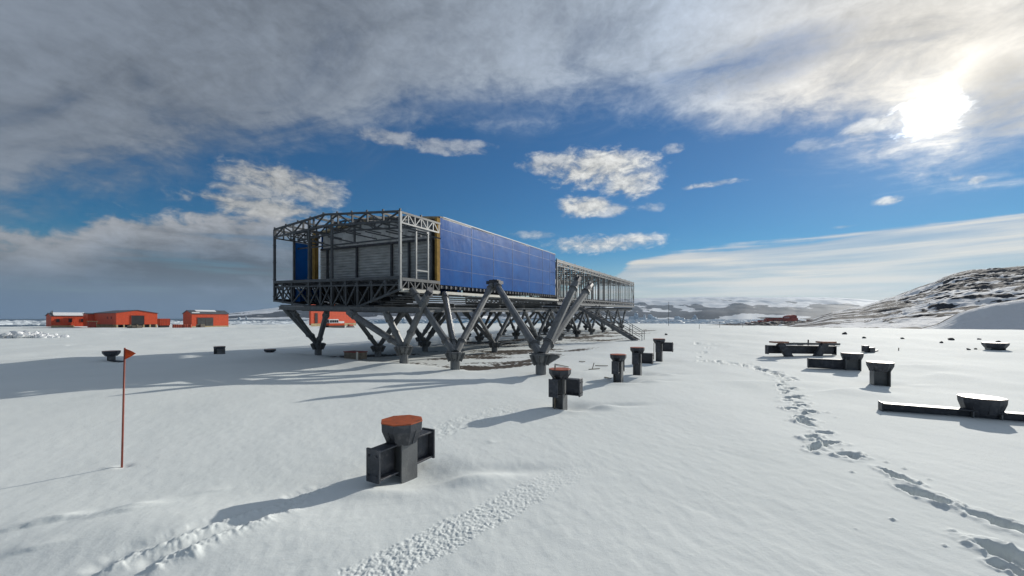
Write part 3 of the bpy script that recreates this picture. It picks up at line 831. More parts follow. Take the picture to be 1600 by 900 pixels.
    for c, d in (((5.80, 3.1, 3.06), (.02, .32, .28)), ((5.85, 4.45, 2.96), (.02, .36, .20)), ((1.20, .15, 2.62), (.14, .02, .16))):
        m = MB(); c = Vector(c); d = Vector(d)
        m.tube(c - d * .15, c + d * .75, .125, n=8); m.box(c + d * .5, (.06, .30, .34)); m.build('coupling_end', M['steel_dark'], S)
    rows = [7.35, 12.9, 17.0, 20.8, 24.9, 28.9, 32.9, 37.0]
    for i, y in enumerate(rows):
        h = 2.0 if y < 15 else 2.05; sp = 1.95
        leg(-.3, y, [(-.3, y - sp, h + .017 * y), (-.3, y + sp, h + .017 * y), (-2.4, y, h + .05 + .017 * y)], thick=.16, colz=.56)
    for y in (2.72, 6.11, 11.67, 17, 22.8, 28.9, 35):
        leg(-4.1, y, [(-4.1, y - 1.7, 2.05 + .09 + .017 * y), (-4.1, y + 1.7, 2.05 + .09 + .017 * y), (-2.3, y, 2.05 + .05 + .017 * y)], thick=.16, colz=.56)
    for y in (9.5, 15, 20.8, 26.8, 32.9, 38):
        leg(-7.45, y, [(-7.45, y - 1.8, 2.2 + .017 * y), (-7.45, y + 1.8, 2.2 + .017 * y), (-5.6, y, 2.15 + .017 * y)], thick=.16, colz=.56)
    return S


def under_station():
    x, y = ground_at(566, 566); gz = G(x, y)
    t = empty('cable_crate', (x - .9, y + 1.6, gz), -AX, 'small wooden crate with a dull red lid, in snow under the station front', 'crate')
    MB().box((0, 0, .08), (.85, .5, .3)).build('box', M['wood'], t)
    MB().box((0, 0, .245), (.9, .55, .03)).build('lid', M['red_dull'], t)
    MB().box((.43, -.28, .02), (.07, .05, .5)).build('corner_post', M['cream'], t)
    grp = 'loose timber lying beside the station'
    for k, (a, b, lab) in enumerate((((925, 577), (930, 566), 'short wooden stick standing askew in the snow right of the nearest leg'),
                                    ((920, 578), (937, 577), 'thin grey stick lying flat at the foot of the askew stick'),
                                    ((930, 572), (950, 573), 'longest loose lath lying right of the askew stick'),
                                    ((867, 569), (888, 575), 'thin dark lath lying just behind the second nearest pillar'),
                                    ((905, 565), (914, 566), 'small bent scrap of wood lying left of the askew stick'),
                                    ((945, 590), (955, 593), 'short flat board in the snow at the left foot of the third pillar'))):
        if k == 0:
            p = ground_at(*a); z0 = G(*p); q = (p[0] + .07, p[1], z0 + .22); p = (p[0], p[1], z0 - .04)
        else:
            p = ground_at(*a); q = ground_at(*b); p = (*p, G(*p) + .015); q = (*q, G(*q) + .03)
        o = MB().beam((0, 0, 0), Vector(q) - Vector(p), .03, .022).build('timber_lath', M['wood'], None); o.location = p
        tag(o, lab, 'wood scrap', grp)


# ------------------------------------------------------------------ red buildings on the left
def bground(px, Z):
    X = (px - 800) / F * Z; return X, Z


def along(corner, px):
    """length along the station's axis until the picture column px"""
    u = (px - 800) / F; return (u * corner[1] - corner[0]) / (DV[0] - u * DV[1])


def across(corner, px):
    u = (px - 800) / F; return (u * corner[1] - corner[0]) / (-XV[0] + u * XV[1])


def zof(py, Z): return EYE + (HZ - py) / F * Z


def red_hut(name, label, cpx, lpx, rpx, Z, ytop_corner, ybase, rise=1.1, roof='gable', m_wall='red_sheet', over=.25, stilt=.0):
    """local frame: +y along the station axis (front, seen to the right of the corner), -x to the rear"""
    c = bground(cpx, Z); L = along(c, rpx); W = across(c, lpx)
    zb = zof(ybase, Z); zt = zof(ytop_corner, Z) - zb
    t = empty(name, (c[0], c[1], zb), -AX, label, 'building', 'red station buildings')
    z0 = stilt
    if roof == 'gable':       # gable over the front: ridge runs to the rear
        poly = [(0, z0), (L, z0), (L, zt), (L / 2, zt + rise), (0, zt)]
        m = MB(); n = 5
        pts = [(0, a, b) for a, b in poly] + [(-W, a, b) for a, b in poly]
        m.poly(pts, [(k, (k + 1) % n, n + (k + 1) % n, n + k) for k in (0, 1, 4)] + [(4, 3, 2, 1, 0), (5, 6, 7, 8, 9)]); m.build('wall', M[m_wall], t)
        r = MB()
        for a, b in (((-.3, zt - .05), (L / 2, zt + rise + .08)), ((L / 2, zt + rise + .08), (L + .3, zt - .05))):
            r.poly([(over, a[0], a[1]), (over, b[0], b[1]), (-W - over, b[0], b[1]), (-W - over, a[0], a[1]),
                    (over, a[0], a[1] + .18), (over, b[0], b[1] + .18), (-W - over, b[0], b[1] + .18), (-W - over, a[0], a[1] + .18)],
                   [(0, 1, 2, 3), (4, 7, 6, 5), (0, 4, 5, 1), (1, 5, 6, 2), (2, 6, 7, 3), (3, 7, 4, 0)])
        r.build('roof', M['roof_dark'], t)
    else:                     # ridge parallel to the front
        poly = [(0, z0), (0, zt), (-W / 2, zt + rise), (-W, zt), (-W, z0)]
        MB().prism(poly, 0, L).build('wall', M[m_wall], t)
        r = MB()
        for a, b in (((over, zt - .08), (-W / 2, zt + rise + .06)), ((-W / 2, zt + rise + .06), (-W - over, zt - .08))):
            r.prism([a, b, (b[0], b[1] + .16), (a[0], a[1] + .16)], -over, L + over)
        r.build('roof', M['roof_dark'], t)
    return t, c, L, W, zt


def pxl(c, L, px):
    """distance along the front of picture column px"""
    return along(c, px)


def left_base():
    # long low building
    t, c, L, W, zt = red_hut('red_long_hut', 'long low red building with small square windows and snow on its roof', 80, 72, 137, 150, 493.6, 510.5, 1.0, 'side')
    for a in (87.5, 107, 126):
        y0, y1 = pxl(c, L, a), pxl(c, L, a + 5.5)
        w = MB().span((.02, y0, 1.75), (.10, y1, 3.0)).build('window', M['glass'], t)
        m = MB()
        for k in (y0, y1): m.span((.02, k - .06, 1.7), (.14, k + .06, 3.05))
        for k in (1.7, 3.0): m.span((.02, y0, k - .06), (.13, y1, k + .06))
        m.build('frame', M['red_dull'], w)
    MB().span((.03, 0, -.3), (.14, L * .62, .42)).build('plinth', M['plinth'], t)
    MB().poly([(0.28, .6, zt + .10), (.28, L * .98, zt + .10), (-W / 2, L * .98, zt + 1.24), (-W / 2, .6, zt + 1.24), (0.30, .6, zt + .28), (.30, L * .98, zt + .28), (-W / 2, L * .98, zt + 1.42), (-W / 2, .6, zt + 1.42)],
              [(0, 1, 2, 3), (4, 7, 6, 5), (0, 4, 5, 1), (1, 5, 6, 2), (2, 6, 7, 3), (3, 7, 4, 0)]).build('roof_snow', M['roof_snow'], t)
    MB().tube((-1, .5, zt + .5), (-1, .5, zt + 2.0), .16, n=8).tube((-2.6, .5, zt + .5), (-2.6, .5, zt + 1.7), .14, n=8).build('chimney', M['roof_dark'], t)
    # annex behind
    t, c, L, W, zt = red_hut('red_annex', 'plain red block tucked between the long low building and the big hall', 137, 130, 149, 154, 490.5, 510, .2, 'side')
    x, y = bground(139, 142); t = empty('timber_porch', (x, y, zof(511.5, 142)), -AX, 'small reddish timber porch with a pale roof edge at the left corner of the hall', 'shed')
    MB().span((-1.5, 0, 0), (0, 2.0, 2.1)).build('wall', M['red_dull'], t); MB().span((-1.8, -.2, 2.1), (.2, 2.3, 2.28)).build('roof', M['plinth'], t)
    MB().span((-.1, 1.9, 0), (.08, 2.06, 2.1)).build('post', M['plinth'], t)
    # the hall on piers
    t, c, L, W, zt = red_hut('red_hall', 'largest red hall with a low gable and a big dark doorway', 181.5, 147, 246, 145, 489.0, 511.5, 1.0, 'gable', stilt=1.0)
    y0, y1 = pxl(c, L, 205), pxl(c, L, 225); o = MB().span((.02, y0, .9), (.12, y1, 4.35)).build('door', M['door'], t)
    MB().span((.02, y0 - .12, .9), (.16, y0, 4.45)).span((.02, y1, .9), (.16, y1 + .12, 4.45)).span((.02, y0, 4.35), (.16, y1, 4.47)).build('frame', M['red_dull'], o)
    for k in (-8.6, -5.0): MB().span((k, -.10, 3.1), (k + 1.1, -.02, 4.0)).build('window', M['red_dull'], t)
    m = MB()
    for y in np.linspace(.3, L - .3, 7): m.span((-.5, y - .2, -.4), (-.05, y + .2, 1.0))
    for x in np.linspace(-W + .4, -.6, 11): m.span((x - .25, .05, -.4), (x + .25, .6, 1.0))
    m.build('pier', M['plinth'], t)
    MB().span((-W, L * .5, -.4), (-1.0, L, .98)).build('crawl_space_shade', M['black'], t)  # solid black block, stands in for the shade between the piers
    # container
    x, y = bground(250.5, 150); t = empty('red_container', (x, y, zof(511, 150)), -AX, 'small red shipping container standing right of the hall', 'container')
    Lc = along((x, y), 265.5); MB().span((-2.6, 0, .6), (0, Lc, 3.2)).build('body', M['red_sheet'], t, bevel=.03)
    m = MB()
    for k in range(7): m.span((.01, Lc * k / 6 - .05, .62), (.07, Lc * k / 6 + .05, 3.18))
    m.build('rib', M['red_dull'], t); MB().span((-2.4, .1, -.3), (-.2, Lc - .1, .6)).build('skid', M['black'], t)
    # right shed
    t, c, L, W, zt = red_hut('red_shed', 'red shed with wide grey double doors and patches of snow on its dark roof', 299.5, 286, 357, 142, 490.2, 511, 1.15, 'side')
    y0, y1 = pxl(c, L, 308.5), pxl(c, L, 333)
    for a, b in ((y0, (y0 + y1) / 2 - .04), ((y0 + y1) / 2 + .04, y1)): MB().span((.02, a, .35), (.12, b, 3.35)).build('door', M['door_grey'], t)
    MB().span((.02, y0 - .15, 3.35), (.14, y1 + .15, 3.52)).build('lintel', M['red_dull'], t)
    MB().span((.02, 0, -.25), (.15, L, .33)).build('plinth', M['plinth'], t)
    for a, b, u, v in ((.18, .72, .60, .98), (0.02, .22, .14, .30)):
        def rp(yy, s, h): return (.25 - (W / 2 + .25) * s, yy, zt - .08 + (1.29) * s + .16 + h)
        pts = [rp(L * a, u, 0), rp(L * b, u, 0), rp(L * b, v, 0), rp(L * a, v, 0), rp(L * a, u, .14), rp(L * b, u, .14), rp(L * b, v, .14), rp(L * a, v, .14)]
        MB().poly(pts, [(0, 1, 2, 3), (4, 7, 6, 5), (0, 4, 5, 1), (1, 5, 6, 2), (2, 6, 7, 3), (3, 7, 4, 0)]).build('roof_snow', M['roof_snow'], t)
    # drums
    proto = MB().lathe([(0, .29), (.02, .30), (.29, .30), (.30, .315), (.32, .30), (.58, .30), (.59, .315), (.61, .30), (.88, .30), (.90, .29)], 12)
    d0 = None
    dl = [(271, 'dark red'), (274.5, 'dark red'), (278, 'dark red'), (281.5, 'dark red'), (285, 'red'), (288, 'red'), (291.5, 'red'), (295, 'red'), (298, 'red')]
    for k, (px, cn) in enumerate(dl):
        if d0 is None: d0 = proto.build('fuel_drum', M['drum'], None, bevel=0); o = d0
        else: o = d0.copy(); COL.objects.link(o)
        x, y = bground(px, 134); o.location = (x, y, zof(512.3, 134)); o.scale = (1.0, 1.0, 1.3)
        tag(o, 'upright red fuel drum in the row standing left of the red shed doors', 'drum', 'red fuel drums in a row')
    for k, (px, lab) in enumerate(((310.5, 'grey crate standing before the left leaf of the shed doors'), (316, 'grey crate standing before the middle of the shed doors'))):
        x, y = bground(px, 138); o = MB().span((-.5, -.6, 0), (.5, .6, 1.2)).span((-.55, -.65, .2), (.55, .65, .3)).span((-.55, -.65, .8), (.55, .65, .9)).build('storage_crate', M['wood'], None)
        o.location = (x, y, zof(512, 138)); o.rotation_euler.z = -AX; tag(o, lab, 'crate', 'grey crates by the red buildings')
    for k, (px, lab) in enumerate(((203.5, 'grey crate standing before the left side of the hall doorway'), (210, 'grey crate standing before the middle of the hall doorway'), (217.5, 'grey crate standing before the right side of the hall doorway'))):
        x, y = bground(px, 139); o = MB().span((-.5, -.7, 0), (.5, .7, .9)).span((-.55, -.75, .2), (.55, .75, .3)).span((-.55, -.75, .65), (.55, .75, .75)).build('storage_crate', M['wood'], None)
        o.location = (x, y, zof(512.5, 139)); o.rotation_euler.z = -AX; tag(o, lab, 'crate', 'grey crates by the red buildings')
    # hall behind the station, with a snow vehicle before it
    t, c, L, W, zt = red_hut('red_workshop', 'bright red workshop seen between the station legs, with a narrow dark door', 485.5, 483, 556, 118, 473, 508.5, .4, 'side')
    y0, y1 = pxl(c, L, 492), pxl(c, L, 496.2); MB().span((.02, y0, .7), (.12, y1, 3.7)).build('door', M['door'], t)
    MB().span((.02, 0, -.3), (.14, L, .55)).build('plinth', M['plinth'], t)
    x, y = bground(513, 108); t = empty('snow_vehicle', (x, y, zof(513, 108)), -AX, 'orange and white tracked vehicle parked before the red workshop', 'tracked vehicle')
    Lv = along((x, y), 540)
    MB().span((-1.9, .2, .7), (-.1, Lv - .2, 1.35)).build('body', M['flag'], t, bevel=.08)
    MB().prism([(-1.85, 1.35), (-.15, 1.35), (-.25, 2.5), (-1.75, 2.5)], .5, Lv * .62).build('cab', M['white'], t, bevel=.05)
    m = MB()
    for k in range(4):
        a = .7 + k * (Lv * .62 - .7) / 4; m.span((-.19, a, 1.55), (-.11, a + .5, 2.25))
    m.span((-1.6, .44, 1.55), (-.4, .52, 2.3)); m.build('window', M['glass'], t)
    MB().span((-1.8, Lv * .64, 1.35), (-.2, Lv - .3, 1.9)).build('cargo_bed', M['white'], t)
    for s in (-1.75, -.55):
        o = MB().prism([(s, 0), (s + .45, 0), (s + .45, .75), (s, .75)], .1, Lv - .1).build('track', M['black'], t, bevel=.12)
    x, y = bground(545, 108); t = empty('cargo_sled', (x, y, zof(512, 108)), -AX, 'small dark sled with an orange load right of the tracked vehicle', 'sled')
    MB().span((-1, 0, .2), (0, 1.8, .45)).span((-1, -.2, 0), (-.9, 2, .12)).span((-.1, -.2, 0), (0, 2, .12)).build('frame', M['black'], t); MB().span((-.9, .3, .45), (-.1, 1.6, .9)).build('load', M['drum'], t)


def right_base():
    # far red base
    Z = 265
    c = bground(1205, Z); zb = zof(503.5, Z)
    t = empty('red_base_block', (c[0], c[1], zb), radians(-5), 'dark red two part building on rocks far off, taller at its right end', 'building', 'far red base buildings')
    MB().span((0, 0, -2), (8, 7, 3.0)).build('wall', M['red_dull'], t)
    MB().span((8, -.8, -2), (16.6, 8, 2.9)).build('wall', M['red_dull'], t)
    MB().prism([(11.2, 2.9), (16.4, 2.9), (16.4, 4.4), (14.6, 5.0), (12.4, 4.4), (11.2, 3.6)], 0, 7).build('upper_storey', M['red_dull'], t)
    MB().span((-.2, -.2, 3.0), (7.99, 7.2, 3.2)).build('roof', M['roof_dark'], t); MB().span((8.4, -1, 2.9), (11.2, 7, 3.1)).build('roof_snow', M['roof_snow'], t)
    for k in range(5): MB().span((1 + k * 1.4, -.08, .8), (1.7 + k * 1.4, -.01, 1.8)).build('window', M['glass'], t)
    for k, (px, w, h, lab) in enumerate(((1168, 3.2, 1.7, 'leftmost small red hut of the far base'), (1177, 3.6, 1.9, 'second small red hut of the far base from the left'),
                                        (1187, 4.2, 2.3, 'small dark red hut third from the left in the far base'), (1197, 4.0, 2.8, 'small dark red hut just left of the big far building'))):
        Zk = 255 + k * 3; x, y = bground(px, Zk); t = empty('red_base_hut', (x, y, zof(508.5 - k * 1.2, Zk)), radians(-8), lab, 'hut', 'far red base buildings')
        MB().span((0, 0, -1), (w, 3, h)).build('wall', M['red_dull'], t); MB().span((-.1, -.1, h), (w + .1, 3.1, h + .2)).build('roof', M['red_dull' if k < 2 else 'roof_dark'], t)
    x, y = bground(1264.5, 215); t = empty('rust_red_stack', (x, y, zof(508.5, 215)), 0, 'dark red upright stack on the rocks at the foot of the hill', 'container')
    MB().span((0, 0, -1), (2.2, 2.2, 3.1)).build('body', M['red_dull'], t); MB().span((-.1, -.1, 3.1), (2.3, 2.3, 3.25)).build('lid', M['rock'], t)
    x, y = bground(1044.8, 92); o = MB().tube((0, 0, -.4), (.02, 0, 5.9), .055, .035, 8).tube((0, 0, 1.5), (.02, 0, 1.56), .09, n=8).build('radio_mast', M['steel_dark'], None); o.location = (x, y, G(x, y)); tag(o, 'tall thin lone mast standing on the snow crest right of the stairs', 'mast')
    for k, (px, h, lab) in enumerate(((1092.5, .55, 'short thin stake on the snow crest, left one beyond the footprints'), (1124.5, .75, 'thin stake on the snow crest, second beyond the footprints'), (1160.5, .70, 'thin stake on the snow crest nearest the far red huts'))):
        x, y = bground(px, 46 + 4 * k); o = MB().tube((0, 0, -.2), (.02, 0, h), .022, n=6).build('marker_stake', M['steel_dark'], None); o.location = (x, y, G(x, y)); tag(o, lab, 'stake', 'stakes on the snow crest')
    x, y = ground_at(1404, 552); o = MB().tube((0, 0, -.2), (.01, 0, .14), .02, n=6).build('marker_stake', M['wood'], None); o.location = (x, y, G(x, y)); tag(o, 'tiny stake poking from the snow right of the dark scrap', 'stake', 'stakes on the snow crest')


def rock_mesh(seed, sx, sy, sz, sub=2, rough=.35):
    import bmesh
    bm = bmesh.new(); bmesh.ops.create_icosphere(bm, subdivisions=sub, radius=1)
    P = np.array([v.co[:] for v in bm.verts]); rs = np.random.RandomState(seed)
    o = rs.uniform(0, 50, 2)
    n = fbm(P[:, 0] * 1.3 + o[0] + P[:, 2], P[:, 1] * 1.3 + o[1] - P[:, 2] * .7, seed, 3)
    P = P * (1 + rough * 1.6 * n)[:, None]
    # a few flat cleavage faces
    for k in range(7):
        d = rs.normal(size=3); d /= np.linalg.norm(d); lim = rs.uniform(.55, .85); e = P @ d - lim; P = P - np.outer(np.clip(e, 0, None), d)
    for v, p in zip(bm.verts, P): v.co = (p[0] * sx, p[1] * sy, p[2] * sz)
    m = MB(); m.v = [tuple(v.co) for v in bm.verts]; bm.verts.index_update(); m.f = [tuple(v.index for v in f.verts) for f in bm.faces]; bm.free()
    return m


def stones_and_lumps():
    L = [(1410, 533.5, .11, 'small dark stone alone on the snow right of the lone flared pillar'), (1471, 538.5, .10, 'small dark stone, left one of the loose stones by the bowl shaped pillar'),
         (1486, 534, .16, 'largest of the loose dark stones left of the bowl shaped pillar'), (1530, 533.5, .11, 'small dark stone just beyond the bowl shaped pillar, to its left'),
         (1559, 537.8, .12, 'small dark stone just beyond the bowl shaped pillar, to its right'), (1513, 552.5, .08, 'tiny stone near the left foot of the bowl shaped pillar'), (1525, 552, .07, 'tiny stone touching the left foot of the bowl shaped pillar'),
         (1320, 526, .16, 'flat dark stone on the snow above the crossed struts'), (1351, 532, .12, 'flat dark stone far behind the lone flared pillar'), (1041, 525, .12, 'small dark stone beyond the farthest orange capped pillar')]
    for k, (px, py, s, lab) in enumerate(L):
        x, y = ground_at(px, py, .2 if py < 540 else 0); o = rock_mesh(40 + k, s * 1.2, s, s * .9).build('loose_stone', M['rock'], None); o.location = (x, y, G(x, y) + s * .3); tag(o, lab, 'stone', 'loose stones on the snow')
    x, y = bground(1539, 70); o = rock_mesh(71, .55, .4, .5).build('boulder', M['rock'], None); o.location = (x, y, G(x, y) + .2); tag(o, 'dark boulder at the foot of the smooth shaded slope on the right', 'boulder')
    x, y = ground_at(1359, 554); t = empty('scrap_steel', (x, y, G(x, y)), .3, 'dark bent steel scrap lying in the snow behind the beam pillar', 'scrap')
    MB().box((0, 0, .12), (.34, .25, .24)).box((-.22, .05, .18), (.22, .2, .3)).build('block', M['steel_dark'], t); MB().beam((-.1, 0, .03), (.9, .2, .05), .06).build('rod', M['steel_dark'], t)
    # pile of shovelled snow on the left
    m = MB(); rs = np.random.RandomState(3)
    t = empty('snow_heap', (0, 0, 0), 0, 'heap of broken sunlit snow blocks at the left edge below the long hut', 'snow heap')
    x0, y0 = bground(35, 44)
    for k in range(150):
        u = rs.uniform(-1, 1); h = max(0.12, (1 - abs(u) ** 1.5) * .85 + rs.uniform(-.1, .1))
        cx = x0 + u * 3.9; cy = y0 + rs.normal(0, .7); s = rs.uniform(.12, .34)
        q = rock_mesh(200 + k, s * 1.25, s, s * .9, 1, .3); cz = G(cx, cy) + h * rs.uniform(.0, .75)
        m.poly([(p[0] + cx - x0, p[1] + cy - y0, p[2] + cz) for p in q.v], q.f)
    m.build('lumps', M['snow_lump'], t); t.location = (x0, y0, 0)


# ------------------------------------------------------------------ far country
def patch_mat(name, snow, rock, lo, hi, bump=0.5, bs=.4, rough=.75, amt=.5, det=8):
    m, nt, b = node_mat(name); N = nt.nodes; L = nt.links
    tc = N.new('ShaderNodeTexCoord'); at = N.new('ShaderNodeAttribute'); at.attribute_name = 'rock'
    n = N.new('ShaderNodeTexNoise'); n.inputs['Scale'].default_value = bs; n.inputs['Detail'].default_value = det; n.inputs['Roughness'].default_value = .55
    L.new(tc.outputs['Object'], n.inputs['Vector'])
    ma = N.new('ShaderNodeMath'); ma.operation = 'MULTIPLY_ADD'; ma.inputs[1].default_value = amt; L.new(n.outputs['Fac'], ma.inputs[0]); L.new(at.outputs['Fac'], ma.inputs[2])
    th = N.new('ShaderNodeMapRange'); th.inputs['From Min'].default_value = lo; th.inputs['From Max'].default_value = hi; L.new(ma.outputs[0], th.inputs['Value'])
    n2 = N.new('ShaderNodeTexNoise'); n2.inputs['Scale'].default_value = bs * 3; n2.inputs['Detail'].default_value = 6; L.new(tc.outputs['Object'], n2.inputs['Vector'])
    r = N.new('ShaderNodeValToRGB'); r.color_ramp.elements[0].color = (*[c * .55 for c in rock], 1); r.color_ramp.elements[1].color = (*[c * 1.5 for c in rock], 1); L.new(n2.outputs['Fac'], r.inputs['Fac'])
    mx = N.new('ShaderNodeMix'); mx.data_type = 'RGBA'; L.new(th.outputs[0], mx.inputs['Factor']); mx.inputs['A'].default_value = (*snow, 1); L.new(r.outputs['Color'], mx.inputs['B'])
    L.new(mx.outputs['Result'], b.inputs['Base Color']); b.inputs['Roughness'].default_value = rough; b.inputs['Specular IOR Level'].default_value = .03
    if bump:
        bp = N.new('ShaderNodeBump'); bp.inputs['Strength'].default_value = bump; bp.inputs['Distance'].default_value = .6 / bs * .4; L.new(n2.outputs['Fac'], bp.inputs['Height']); L.new(bp.outputs[0], b.inputs['Normal'])
    return m


def hill():
    az = np.radians(np.arange(33, 92, .09)); s = np.linspace(0, 1.35, 260)
    px = 800 + F * np.tan(np.minimum(az, radians(80)))
    v = np.interp(px, [1195, 1240, 1270, 1300, 1350, 1400, 1450, 1490, 1520, 1560, 1600, 1700, 1850, 2100, 3000], [-.03, -.012, -.002, .016, .031, .057, .085, .112, .123, .127, .132, .145, .150, .14, .13])
    S, A = np.meshgrid(s, az, indexing='ij'); Vv = np.broadcast_to(v, S.shape)
    r0 = 118.0; r1 = np.interp(np.degrees(az), [33, 38, 45, 60, 92], [240, 300, 420, 480, 480])[None, :]
    R = r0 + (r1 - r0) * S
    X = R * np.sin(A); Y = R * np.cos(A)
    rel = (1.75 + Vv * (r1 * np.cos(A)))           # ridge height
    rise = np.where(S < 1, sstep(0, 1, S) * .35 + S ** 1.15 * .65, 1 - (S - 1) * .55)
    base = -2.6
    Zm = base + (rel - base) * np.clip(rise, 0, 1)
    hgt = np.clip((rel - base) / 30, .06, 1)
    n1 = fbm(X / 26, Y / 26, 21, 5, .55); rid = 1 - 2 * np.abs(fbm(X / 11 + 5, Y / 11, 27, 4, .55))
    Zm = Zm + hgt * (2.2 * n1 + 1.5 * (rid - .5)) * np.clip(S * 3, 0, 1) * np.where(S < 1, 1, .7) * (1 - .55 * np.exp(-((S - 1) / .12) ** 2))
    # smooth snow swell at the foot on the right
    v2 = np.interp(px, [1430, 1465, 1500, 1550, 1600, 1700, 2200], [-.03, -.016, .012, .034, .045, .06, .06])
    r2 = 150.0; z2 = 1.75 + np.broadcast_to(v2, S.shape) * r2 * np.cos(A)
    sw = z2 * np.exp(-((R - r2) / 15) ** 2) - 2.6 * (1 - np.exp(-((R - r2) / 15) ** 2)) + .9 * fbm(X / 14, Y / 14, 61, 5, .6)
    swell = np.maximum(sw, np.where(R > r2, sw * 0 + z2 - (R - r2) * .02 - .5, -9))
    use = sw > Zm
    Zf = np.where(use, sw, Zm)
    st = fbm((X * .72 + Y * .69) / 5.0, (Y * .72 - X * .69) / 15.0, 33, 5, .55)
    st2 = fbm(X / 30, Y / 30, 37, 3)
    gx = np.gradient(Zm, axis=0) / np.maximum(np.gradient(R, axis=0), .1)
    rock = .33 + 1.0 * st + .45 * st2 + 1.0 * (gx - .10) + .33 * np.clip((Vv - .07) / .06, 0, 1) * sstep(.45, .9, S) + .18 * (rid - .5)
    rock = np.where(use, -.05 + .9 * st + .85 * np.exp(-((R - r2) / 5) ** 2), rock) - .45 * (1 - sstep(.02, .12, S))
    V = np.stack([X.ravel(), Y.ravel(), Zf.ravel()], 1)
    o = grid_mesh('rocky_hill', V, len(s), len(az), patch_mat('hill_snow_and_rock', (.80, .81, .83), (.020, .021, .032), .44, .47, .35, .22, .8, .22, 3), attrs={'rock': rock.ravel()}); tag(o, kind='structure')


def rocky_shore():
    az = np.radians(np.arange(14, 41, .06)); r = np.linspace(205, 300, 120)
    R, A = np.meshgrid(r, az, indexing='ij'); X = R * np.sin(A); Y = R * np.cos(A); px = 800 + F * np.tan(A)
    w = np.interp(px, [960, 1040, 1100, 1150, 1200, 1260, 1320], [0, .0, .30, .55, 1, 1, .9])
    prof = np.exp(-((R - 250) / 28) ** 2)
    n = fbm(X / 9, Y / 9, 91, 5, .55); rid = 1 - 2 * np.abs(fbm(X / 6, Y / 6, 97, 4, .55))
    Zv = -3.4 + w * prof * (2.7 + 1.4 * n + 1.1 * rid)
    rock = .45 + .7 * fbm(X / 5, Y / 3, 95, 4) + .25 * (rid - .4)
    o = grid_mesh('rocky_shore', np.stack([X.ravel(), Y.ravel(), Zv.ravel()], 1), len(r), len(az), patch_mat('shore_snow_and_rock', (.80, .81, .83), (.06, .055, .06), .52, .62, .3, .5), attrs={'rock': rock.ravel()}); tag(o, kind='structure')


def far_land():
    az = np.radians(np.arange(-46, 60, .12)); s = np.linspace(0, 1.3, 150)
    px = 800 + F * np.tan(az)
    py = np.interp(px, [180, 300, 345, 400, 430, 470, 560, 700, 850, 990, 1060, 1150, 1240, 1310, 1370, 1420, 1500, 1800], [500, 499, 490, 484, 480, 477, 474, 470, 467, 466, 464.5, 464, 464, 464.5, 468, 474, 482, 490])
    v = (HZ - py) / F
    S, A = np.meshgrid(s, az, indexing='ij'); r0, r1 = 1500.0, 4600.0
    R = r0 + (r1 - r0) * S + 250 * fbm(A * 9, S * 0, 41, 3)
    X = R * np.sin(A); Y = R * np.cos(A)
    rel = EYE + np.broadcast_to(v, S.shape) * (r1 * np.cos(A))
    cl = np.clip(.30 + .5 * fbm(A * 6 + 3, S * 0, 45, 3), .05, .6)
    t = np.clip(S / .06, 0, 1)
    rise = np.where(S < 1, cl * .28 * t + (1 - cl * .28 * t) * np.clip(S, 0, 1) ** 1.0, 1 - (S - 1) * .1)
    n = fbm(X / 420, Y / 420, 47, 5, .5); rid = 1 - 2 * np.abs(fbm(X / 260, Y / 260, 49, 4))
    Zv = SEA - 3 + (rel - SEA) * rise * (1 + np.clip(S * 4, 0, 1) * np.clip((1 - S) / .6, 0, 1) * (.34 * n + .20 * (rid - .4)))
    band = np.interp(px, [300, 360, 480, 900, 960, 1300, 1400], [.1, .30, .30, .16, .22, .24, .15])
    vis = ((Zv - SEA) / R) / np.maximum((rel - SEA) / (r1 * np.cos(A)) * np.cos(A), 1e-4)
    n5 = fbm(A * 26 + vis * 2.5, vis * 5.0, 53, 5, .55)
    rock = .14 + .85 * n5 + band * 1.9 * sstep(.10, .25, vis) * (1 - sstep(.42, .72, vis)) + .16 * (rid - .4) - .35 * sstep(.62, .85, vis)  # dark rock held back at the foot to imitate pale haze there
    o = grid_mesh('far_ice_cap', np.stack([X.ravel(), Y.ravel(), Zv.ravel()], 1), len(s), len(az), patch_mat('glacier_and_cliff', (.78, .80, .83), (.07, .075, .09), .50, .58, .0, .004), attrs={'rock': rock.ravel()}); tag(o, kind='structure')


